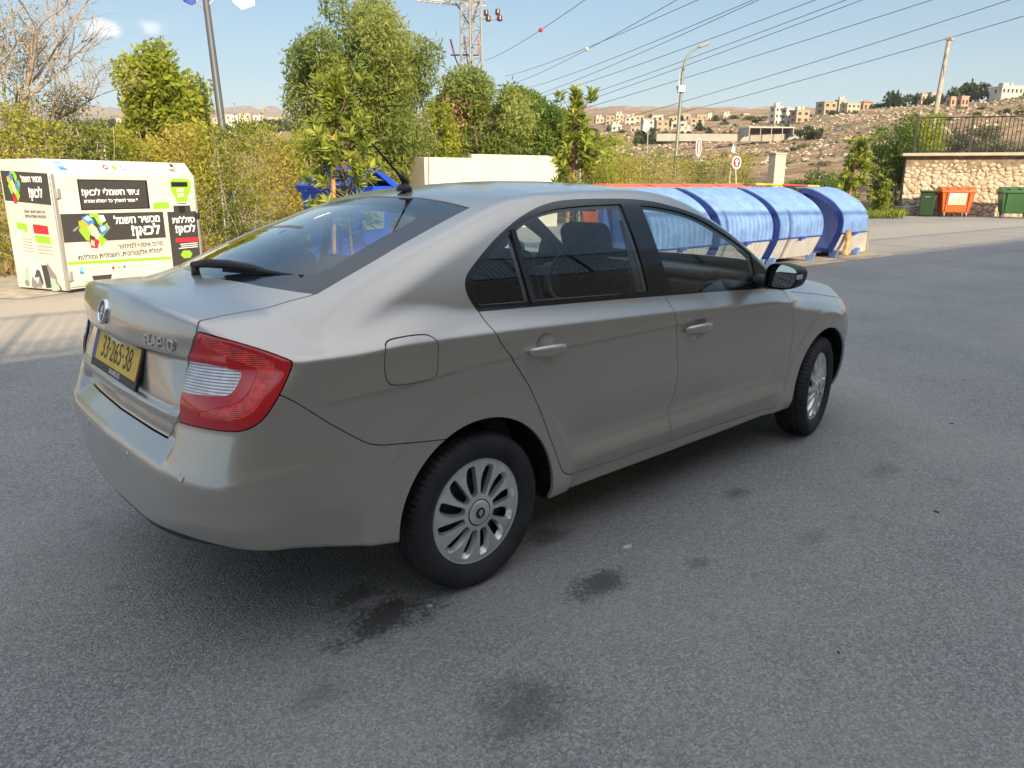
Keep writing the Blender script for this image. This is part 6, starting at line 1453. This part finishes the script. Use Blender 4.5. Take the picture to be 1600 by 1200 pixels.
# overhead wires: far end low on the left, near end high on the right
WIRE=mat('overhead_wire',(.05,.05,.055),.5)
WL=[((787,76),(911,0),(845,42),'ball_red'),((851,105),(1054,0),(917,70),'ball_pale'),((847,96),(1086,0),None,None),((887,112),(1172,0),None,None),((884,126),(1181,0),None,None),((884,134),(1269,0),None,None),((887,153),(1317,0),None,None),((886,162),(1342,0),None,None),((884,172),(1450,0),None,None),((953,180),(1562,0),None,None),((1000,181),(1600,20),None,None)]
for i,(p,q,ball,nm) in enumerate(WL):
    d0,d1=135,46
    p=(p[0]-(q[0]-p[0])*.24,p[1]-(q[1]-p[1])*.24)
    A=Vector(at(*p,d0*1.2)); dx=(q[0]-p[0]); e=(q[0]+dx*.35,q[1]+(q[1]-p[1])*.35-3); B=Vector(at(*e,d1*.82))
    pts=[]
    for k in range(25):
        t=k/24; P=A.lerp(B,t); P.z-= 4*t*(1-t)*(.55 if i<9 else 1.0); pts.append(P-A)
    if ball is None:
        r=empty('power_line',A,0,'thin dark overhead power line slanting up to the right across the sky','power line','overhead power lines')
        b=MB(); b.tube(pts,[.042-.022*k/24 for k in range(25)],5); b.build('wire',WIRE,r)
    else:
        r=empty('power_line',A,0,'overhead power line carrying a '+('red' if nm=='ball_red' else 'pale')+' marker ball','power line','overhead power lines')
        b=MB(); b.tube(pts,[.042-.022*k/24 for k in range(25)],5); b.build('wire',WIRE,r)
        bestk=min(range(200),key=lambda k:abs(( (A+pts[0].lerp(pts[-1],k/199))-Vector(CAM)).dot(Vector(_r2))/((A+pts[0].lerp(pts[-1],k/199))-Vector(CAM)).dot(Vector(_f))*F_PX+800-ball[0]))
        f_=bestk/199*24; k0_=int(f_); c_=pts[k0_].lerp(pts[min(k0_+1,24)],f_-k0_); R=.20
        b=MB(); b.lathe([(R*math.sin(math.pi*j/10)+.0005,-R*math.cos(math.pi*j/10)) for j in range(11)],18,'Z',tuple(c_)); b.build('marker_ball',mat(nm,(.45,.04,.07) if nm=='ball_red' else (.65,.55,.45),.5),r,smooth=True)
# ------------------------------------------------------------------ road signs, pillar, barrier
SR=mat('sign_face_red',(.45,.02,.04),.4); SW=mat('sign_face_white',(.78,.78,.76),.4)
def no_entry(px,py,d,w,h,pyb,label,kind):
    r=empty('road_sign',tuple(at(px-.5,pyb,d)),0,label,'sign'); A=Vector(r.location); C=Vector(at(px,py,d))-A
    b=MB(); b.tube([(0,0,0),tuple(C+Vector((0,.05,0)))],.035,8); b.build('post',GALV,r)
    yaw=math.atan2(-_f[1],-_f[0])+ (1.0 if kind=='oct' else .55); un=Vector((math.cos(yaw),math.sin(yaw),0)); ux=Vector((-un.y,un.x,0)); rot8=math.pi/8
    n=8 if kind=='oct' else 28; poly=[(w*math.cos(rot8+2*math.pi*i/n)*1.06,h*math.sin(rot8+2*math.pi*i/n)*1.06) for i in range(n)]
    b=MB(); b.prism(poly,C,ux,(0,0,1),un,.02); b.build('sign_plate',SW,r)
    b=MB(); b.prism([(w*.80*math.cos(2*math.pi*i/28),h*.80*math.sin(2*math.pi*i/28)) for i in range(28)],C+un*.021,ux,(0,0,1),un,.004); b.build('red_disc',SR,r)
    b=MB()
    if kind=='oct': b.prism([(w*.40*math.cos(2*math.pi*i/24),h*.66*math.sin(2*math.pi*i/24)) for i in range(24)],C+un*.026,ux,(0,0,1),un,.004); b.prism([(w*.12*math.cos(2*math.pi*i/24),h*.50*math.sin(2*math.pi*i/24)) for i in range(24)],C+un*.031,ux,(0,0,1),un,.002)
    else: b.prism([(-w*.22,-h*.5),(w*.22,-h*.5),(w*.22,h*.1),(w*.5,h*.1),(0,h*.6),(-w*.5,h*.1),(-w*.22,h*.1)],C+un*.026,ux,(0,0,1),un,.004)
    b.build('white_mark',SW,r); return r
no_entry(1091.5,230,38,.42,.46,262,'eight sided red and white road sign above the low hedge','oct')
no_entry(1150.5,254,29.0,.235,.235,296,'round red and white road sign just behind the blue bins','round')
r=empty('thin_post',tuple(at(1139,292,36)),0,'thin white post left of the round road sign','post'); b=MB(); b.tube([(0,0,0),(.02,0,.92)],.035,8); b.build('shaft',SW,r)
X,Y=world_of(1210,39); r=empty('stone_pillar',(X,Y,0),_yaw-1.2,'cream stone gate pillar behind the blue bins','pillar'); b=MB(); b.box((0,0,1.45),(.66,.55,2.9)); b.build('pillar_block',mat('pillar_stone',(.55,.48,.37),.9,var=.15,vscale=3,bump=.6,bscale=10),r,bevel=.03); b=MB(); b.box((0,0,2.93),(.74,.62,.08)); b.build('pillar_cap',CONC,r,bevel=.01)
r=empty('striped_barrier',tuple(at(1130,287,34)),0,'yellow and red striped low barrier behind the blue bins','barrier'); A=Vector(r.location)
YEL=mat('barrier_yellow',(.55,.40,.04),.6,var=.2,vscale=3); RDB=mat('barrier_red',(.35,.05,.04),.6)
e=[(1128,287),(1160,287.5),(1180,288),(1205,288.5),(1222,289),(1262,290.5),(1280,291)]
for i in range(len(e)-1):
    p,q=rel(*e[i],34),rel(*e[i+1],34); b=MB(); b.tube([p,q],.05,8); b.build('bar_section',RDB if i in (1,3,4) and i!=3 else YEL,r)
for x in range(1134,1282,7):
    b=MB(); b.tube([rel(x,288+ (x-1130)*.02,34.03),rel(x-1,312,34.03)],.02,5); b.build('picket',STG,r)
# small flags and poles in the distance
for (px,py0,py1,d,fl,label,m) in ((1011,262,185,46,[(1013,187),(1007,190),(1004,203),(1010,207),(1013,200)],'limp white and blue flag on a pole left of the street lamp',FW),(1148,262,222,44,[(1146,224),(1143,236),(1147,240),(1149,234)],'small white flag on a thin pole above the round road sign',FW)):
    r=empty('flag_pole',tuple(at(px,py0,d)),0,label,'flag'); A=Vector(r.location); b=MB(); b.tube([(0,0,0),tuple(rel(px+1.5,py1,d))],.03,6); b.build('shaft',GALV,r)
    b=MB(); b.add([rel(*p,d) for p in fl],[tuple(range(len(fl)))]); o=b.build('flag_cloth',m,r); o.modifiers.new('t','SOLIDIFY').thickness=.03
# ------------------------------------------------------------------ houses on the hill
HM={'white':mat('render_white',(.50,.48,.43),.9,var=.05,vscale=.3),'cream':mat('render_cream',(.43,.36,.26),.9,var=.08,vscale=.3),'tan':mat('render_tan',(.36,.28,.19),.9,var=.1,vscale=.3),'pink':mat('render_pink',(.50,.28,.20),.9,var=.1,vscale=.3),'grey':mat('render_grey',(.34,.32,.29),.9,var=.1,vscale=.3),'roof':mat('roof_red',(.36,.13,.08),.8),'dark':mat('window_dark',(.03,.032,.035),.3)}
def onslope(px,py,d,lo=.72,hi=1.35):
    """distance near d at which the terrain lies on this line of sight"""
    best=None
    for k in range(36):
        q=d*(lo+(hi-lo)*k/35); p=at(px,py,q); e=abs(p[2]-terrain_z(px,q,p[0],p[1]))/q
        if best is None or e<best[0]-1e-4: best=(e,q)
    return best[1]
def house(px0,px1,yt,yb,d,col,label,floors=2,cols=3,roof=None,group=None,depth=None,rot=.25,tank=False):
    pc=(px0+px1)/2; d=onslope(pc,yb,d); w=(px1-px0)/F_PX*d/ (abs(math.cos(rot))+.35*abs(math.sin(rot))); h=(yb-yt)/F_PX*d; base=at(pc,yb,d); dp=depth or w*.7
    r=empty('house',(base[0],base[1],base[2]),math.atan2(-_f[1],-_f[0])+math.pi/2+rot,label,'house',group)     # local -y faces the camera
    m=HM[col]; b=MB(); b.box((0,dp/2,h/2-4),(w,dp,h+8)); b.build('wall',m,r)
    b=MB(); b.box((0,dp/2,h+.12),(w+.25,dp+.25,.26)) if roof!='red' else None
    if roof=='red':
        b=MB(); rh=w*.22; b.add([(-w*.55,-.3,h),(w*.55,-.3,h),(w*.55,dp+.3,h),(-w*.55,dp+.3,h),(-w*.25,dp/2,h+rh),(w*.25,dp/2,h+rh)],[(0,1,5,4),(1,2,5),(2,3,4,5),(3,0,4),(3,2,1,0)])
    ro=b.build('roof',HM['roof'] if roof=='red' else m,r)
    if tank:
        b=MB(); b.lathe([(.01,1.6),(.5,1.55),(.5,.3),(.01,.3)],12,'Z',(w*.2,dp*.5,h)); b.box((-w*.22,dp*.4,h+.6),(w*.28,dp*.4,1.3)); b.build('roof_tank',HM['white'],ro)
    fh=h/floors; ww_=min(w/cols*.42,1.5)
    for f in range(floors):
        for c in range(cols):
            x=-w/2+w*(c+.5)/cols; z=fh*(f+.52); b=MB(); b.box((x,-.03,z),(ww_,.12,min(fh*.42,1.4))); b.build('window',HM['dark'],r)
            if c==0: b=MB(); b.box((-w/2-.02,dp*.5,z),(.1,ww_,min(fh*.42,1.4))); b.build('window',HM['dark'],r)
    return r
house(1207,1224,168.5,196,235,'white','white three storey apartment block on the hill, left tower',3,2,rot=.5,tank=True); house(1225,1242,171,195,238,'white','white three storey apartment block on the hill, middle tower',3,1,rot=.4)
house(1241,1266,174,192,240,'tan','unfinished tan house joined to the right side of the white apartment block',2,2,rot=.3,tank=True)
house(1283,1310,161,179,225,'tan','tall plain tan house on the ridge between apartment block and pines',2,2,rot=.4); house(1308,1322,158,177,232,'cream','narrow cream house on the ridge behind the tan one',2,1,rot=.3,tank=True); house(1320,1346,163,178,230,'cream','long cream house on the ridge left of the red roofed one',2,3,rot=.3)
house(1347,1364,161,173,228,'pink','small house with a red roof on the ridge',1,2,'red',rot=.2)
house(1483,1500,153,168,185,'pink','pink house left half on the upper slope under the trees',1,2,rot=.2); house(1499,1514,152.5,168,185,'pink','pink house right half with a lower porch on the upper slope',1,2,rot=.3)
house(1562,1600,136,149,190,'white','white long building with arched windows at the top right of the hill',1,5,rot=.15,tank=True); house(1562,1570,132,149,191,'cream','stair tower at the left end of the white hilltop building',1,1)
house(1438,1452,148,160,200,'cream','small cream house half hidden by ridge trees left of the leaning pole',1,2); house(1452,1475,146,158,205,'grey','grey roofed house behind the leaning pole on the ridge',1,2)
rh=random.Random(12); row=[(946,960,182,196,'tan'),(961,975,180,193,'cream'),(976,992,184,198,'white'),(993,1006,182,196,'cream'),(1004,1022,188,205,'white'),(1025,1045,190,207,'tan'),(1018,1036,181,193,'white'),(1045,1058,183,197,'cream'),(1062,1078,179,191,'cream'),(1078,1099,186,200,'cream'),(1088,1104,180,192,'tan'),(1104,1116,182,190,'white'),(1048,1072,191,203,'white'),(1130,1142,180,186,'white'),(1160,1172,178.5,184,'cream'),(1030,1046,205,214,'grey'),(1060,1080,203,211,'white'),(955,972,196,206,'white'),(930,944,184,193,'cream'),(985,1000,199,208,'cream')]
for i,(a_,c_,t_,b_,k_) in enumerate(row):
    house(a_,c_,t_,b_,285+12*(i%4),k_,f'small {({"white":"white","cream":"cream","tan":"tan","grey":"grey"})[k_]} flat roofed house in the far village on the slope',1+(b_-t_>12),2,group='houses of the far village',rot=rh.uniform(-.4,.5),tank=rh.random()<.4)
for i,(a_,c_,t_,b_,k_,d_) in enumerate(((352,372,180,190,'white',520),(374,392,178,188,'cream',540),(396,412,181,190,'white',560),(415,442,184,194,'cream',480),(333,350,184,193,'cream',500),(356,370,188,196,'white',470),(160,178,187,193,'white',700),(182,200,186,192,'cream',720),(205,222,187,193,'white',690),(702,716,231,246,'cream',95),(716,733,229,246,'cream',95))):
    house(a_,c_,t_,b_,d_,k_,'pale house on the far side of the valley behind the hedge' if d_>100 else ('yellowish house seen between two trees, '+('left' if i==9 else 'right')+' part'),2 if d_<100 else 1,2,group='houses across the valley' if d_>100 else None,rot=.2)
r=empty('tin_shed',tuple(at(1205,213,165)),math.atan2(-_f[1],-_f[0])+math.pi/2+.1,'long dark open shed with a pale roof below the white apartment block','shed')
b=MB(); b.box((0,3,1.9),(10.5,6,.25)); b.build('roof',HM['white'],r); b=MB(); b.box((0,5.8,.9),(10.3,.2,1.8)); b.box((-5.1,3,.9),(.15,5.8,1.8)); b.box((5.1,3,.9),(.15,5.8,1.8)); b.build('wall',HM['grey'],r)
for x in (-5,-2.5,0,2.5,5): b=MB(); b.box((x,.1,.9),(.15,.15,1.8)); b.build('shed_post',HM['grey'],r)
r=empty('terrace_wall',tuple(at(1130,215,168)),math.atan2(-_f[1],-_f[0])+math.pi/2,'long grey terrace wall across the slope below the shed','wall'); b=MB(); b.box((3,0,.0),(36,.6,1.6)); b.build('wall_block',HM['grey'],r)
# hillside trees and bushes
def hill_bush(px,py,d,w,h,label,group,seed,lm=LM_BUSH,name='hill_bush',n=None):
    d=onslope(px,py,d,.6,1.5); p=np.array(at(px,py,d)); H_=h/F_PX*d; zt=terrain_z(px,d,p[0],p[1])-.1*H_
    p[2]=max(p[2],zt)
    if 0<p[2]-zt<H_*1.2: H_+=p[2]-zt; p[2]=zt
    r=empty(name,(p[0],p[1],p[2]),0,label,'bush',group); W_=w/F_PX*d/2
    B=crown_blobs((0,0,H_*.5),(W_,W_,H_*.55),9,seed,(.35,.55)); C,_,i=blob_points(B,n or 700,.4); leaves('foliage',C,max(W_,H_)*.20,lm,r,1.8,tint=np.random.default_rng(seed).uniform(.2,.8,len(B))[i]); return r
rb=random.Random(31); k=0
for x in range(1000,1282,9):
    hill_bush(x+rb.uniform(-3,3),222+rb.uniform(-3,1)-(x-1000)*.012,150+rb.uniform(-6,6),rb.uniform(13,19),rb.uniform(10,17),'dark green bush in the row across the slope below the village','bush row below the village',100+k,n=520); k+=1
for (x,y,w,h) in ((955,203,14,8),(1022,210,22,10),(1000,214,16,10),(1045,199,14,12),(1094,207,18,16),(1108,212,16,12),(1118,192,22,10),(1146,189,20,9),(1168,190,24,9),(1190,191,22,10),(1202,205,20,8),(1180,196,16,8),(1132,196,18,9),(1264,210,16,14),(1150,200,14,8),(1228,201,16,7),(1066,187,10,9),(975,211,20,9),(1016,184,9,5)):
    hill_bush(x,y,215+rb.uniform(-15,15),w,h,'dark green tree among the houses of the far village','trees of the far village',200+k,n=480); k+=1
for (x,y,w,h) in ((1395,168,22,27),(1378,170,16,10),(1366,172,14,8),(1415,170,26,18),(1432,168,26,19),(1450,164,18,16),(1490,152,22,14),(1510,150,26,19),(1530,155,30,22),(1552,154,22,14),(1470,160,16,12),(1575,152,26,8),(1600,152,26,8),(1300,182,22,8),(1332,181,20,7),(1536,173,14,7),(1526,184,12,8),(1480,190,14,6),(1570,178,20,8),(1592,182,18,9),(1430,186,16,7),(1460,179,14,8)):
    hill_bush(x,y,188+rb.uniform(-8,14),w,h,'dark green tree or bush on the ridge top at the right','ridge trees at the right',300+k,n=620); k+=1
for (x,y,w,h) in ((1240,236,16,8),(1256,231,14,7),(1405,214,18,8),(1380,206,14,7),(1350,222,16,8),(1285,262,26,12),(1330,250,22,10),(980,246,22,8),(1075,250,16,6),(1130,247,20,8)):
    hill_bush(x,y,95+rb.uniform(-8,8),w,h,'low grey green bush on the bare slope','scattered slope bushes',400+k,LM_GREY,n=380); k+=1
for (x,y,w,h,d) in ((430,204,60,14,260),(385,207,50,14,240),(345,206,40,12,250),(300,206,60,12,300),(150,205,90,14,300),(225,206,60,12,320),(80,205,60,12,300),(465,210,40,16,200),(720,250,40,20,80),(705,240,30,14,120),(735,236,40,14,130),(925,215,30,12,150),(950,222,30,12,140)):
    hill_bush(x,y,d,w,h,'dark tree clump in the valley behind the hedge','valley tree clumps',500+k,n=900); k+=1
# far pylon in the haze
r=empty('far_pylon',tuple(at(409,205,420)),0,'faint lattice pylon far across the valley left of the tall tree','pylon'); A=Vector(r.location); b=MB()
for s in (-1,1): b.tube([rel(409+s*4,205,420),rel(409+s*1,150,420)],.18,4)
for (w,y) in ((11,160),(9,170)): b.tube([rel(409-w,y,420),rel(409+w,y,420)],.15,4)
for i in range(7): b.tube([rel(409-4+i*.4,205-i*8,420),rel(409+4-(i+1)*.4,205-(i+1)*8,420)],.1,4)
b.build('lattice_mast',PYL,r)
# haze over the valley
hz=bpy.data.materials.new('haze_air'); hz.use_nodes=True; n=hz.node_tree.nodes; n.remove(n['Principled BSDF']); pv=n.new('ShaderNodeVolumePrincipled'); pv.inputs['Color'].default_value=(.70,.84,1,1); pv.inputs['Density'].default_value=.00016; hz.node_tree.links.new(pv.outputs[0],n['Material Output'].inputs['Volume'])
b=MB(); b.box((0,0,208),(18100,18100,420)); o=b.build('haze',hz); tag(o,kind='stuff')
# small litter on the asphalt
LIT=mat('litter_pale',(.55,.53,.50),.8); PEB=mat('pebble_dark',(.06,.055,.05),.9)
for i,(px,py,s) in enumerate(((980,856,.011),(1463,800,.007),(672,947,.005),(1310,1020,.004),(1487,662,.006))):
    if s==0: continue
    g=gat(px,py); b=MB(); n=7; rp=random.Random(i); b.prism([(s*(1+.6*rp.random())*math.cos(6.28*j/n)*1.6,s*(1+.5*rp.random())*math.sin(6.28*j/n)) for j in range(n)],(0,0,0),(1,0,0),(0,1,0),(0,0,1),s*.5)
    o=b.build('litter_scrap' if i in (0,) else 'pebble',LIT if i in (0,2) else PEB); o.location=(g[0],g[1],.001); o.rotation_euler=(0,0,i*1.3)
    tag(o,'crumpled pale scrap lying right of the car rear wheel' if i==0 else 'small stone or crumb lying on the asphalt','litter' if i==0 else 'pebble',None if i==0 else 'crumbs on the asphalt')
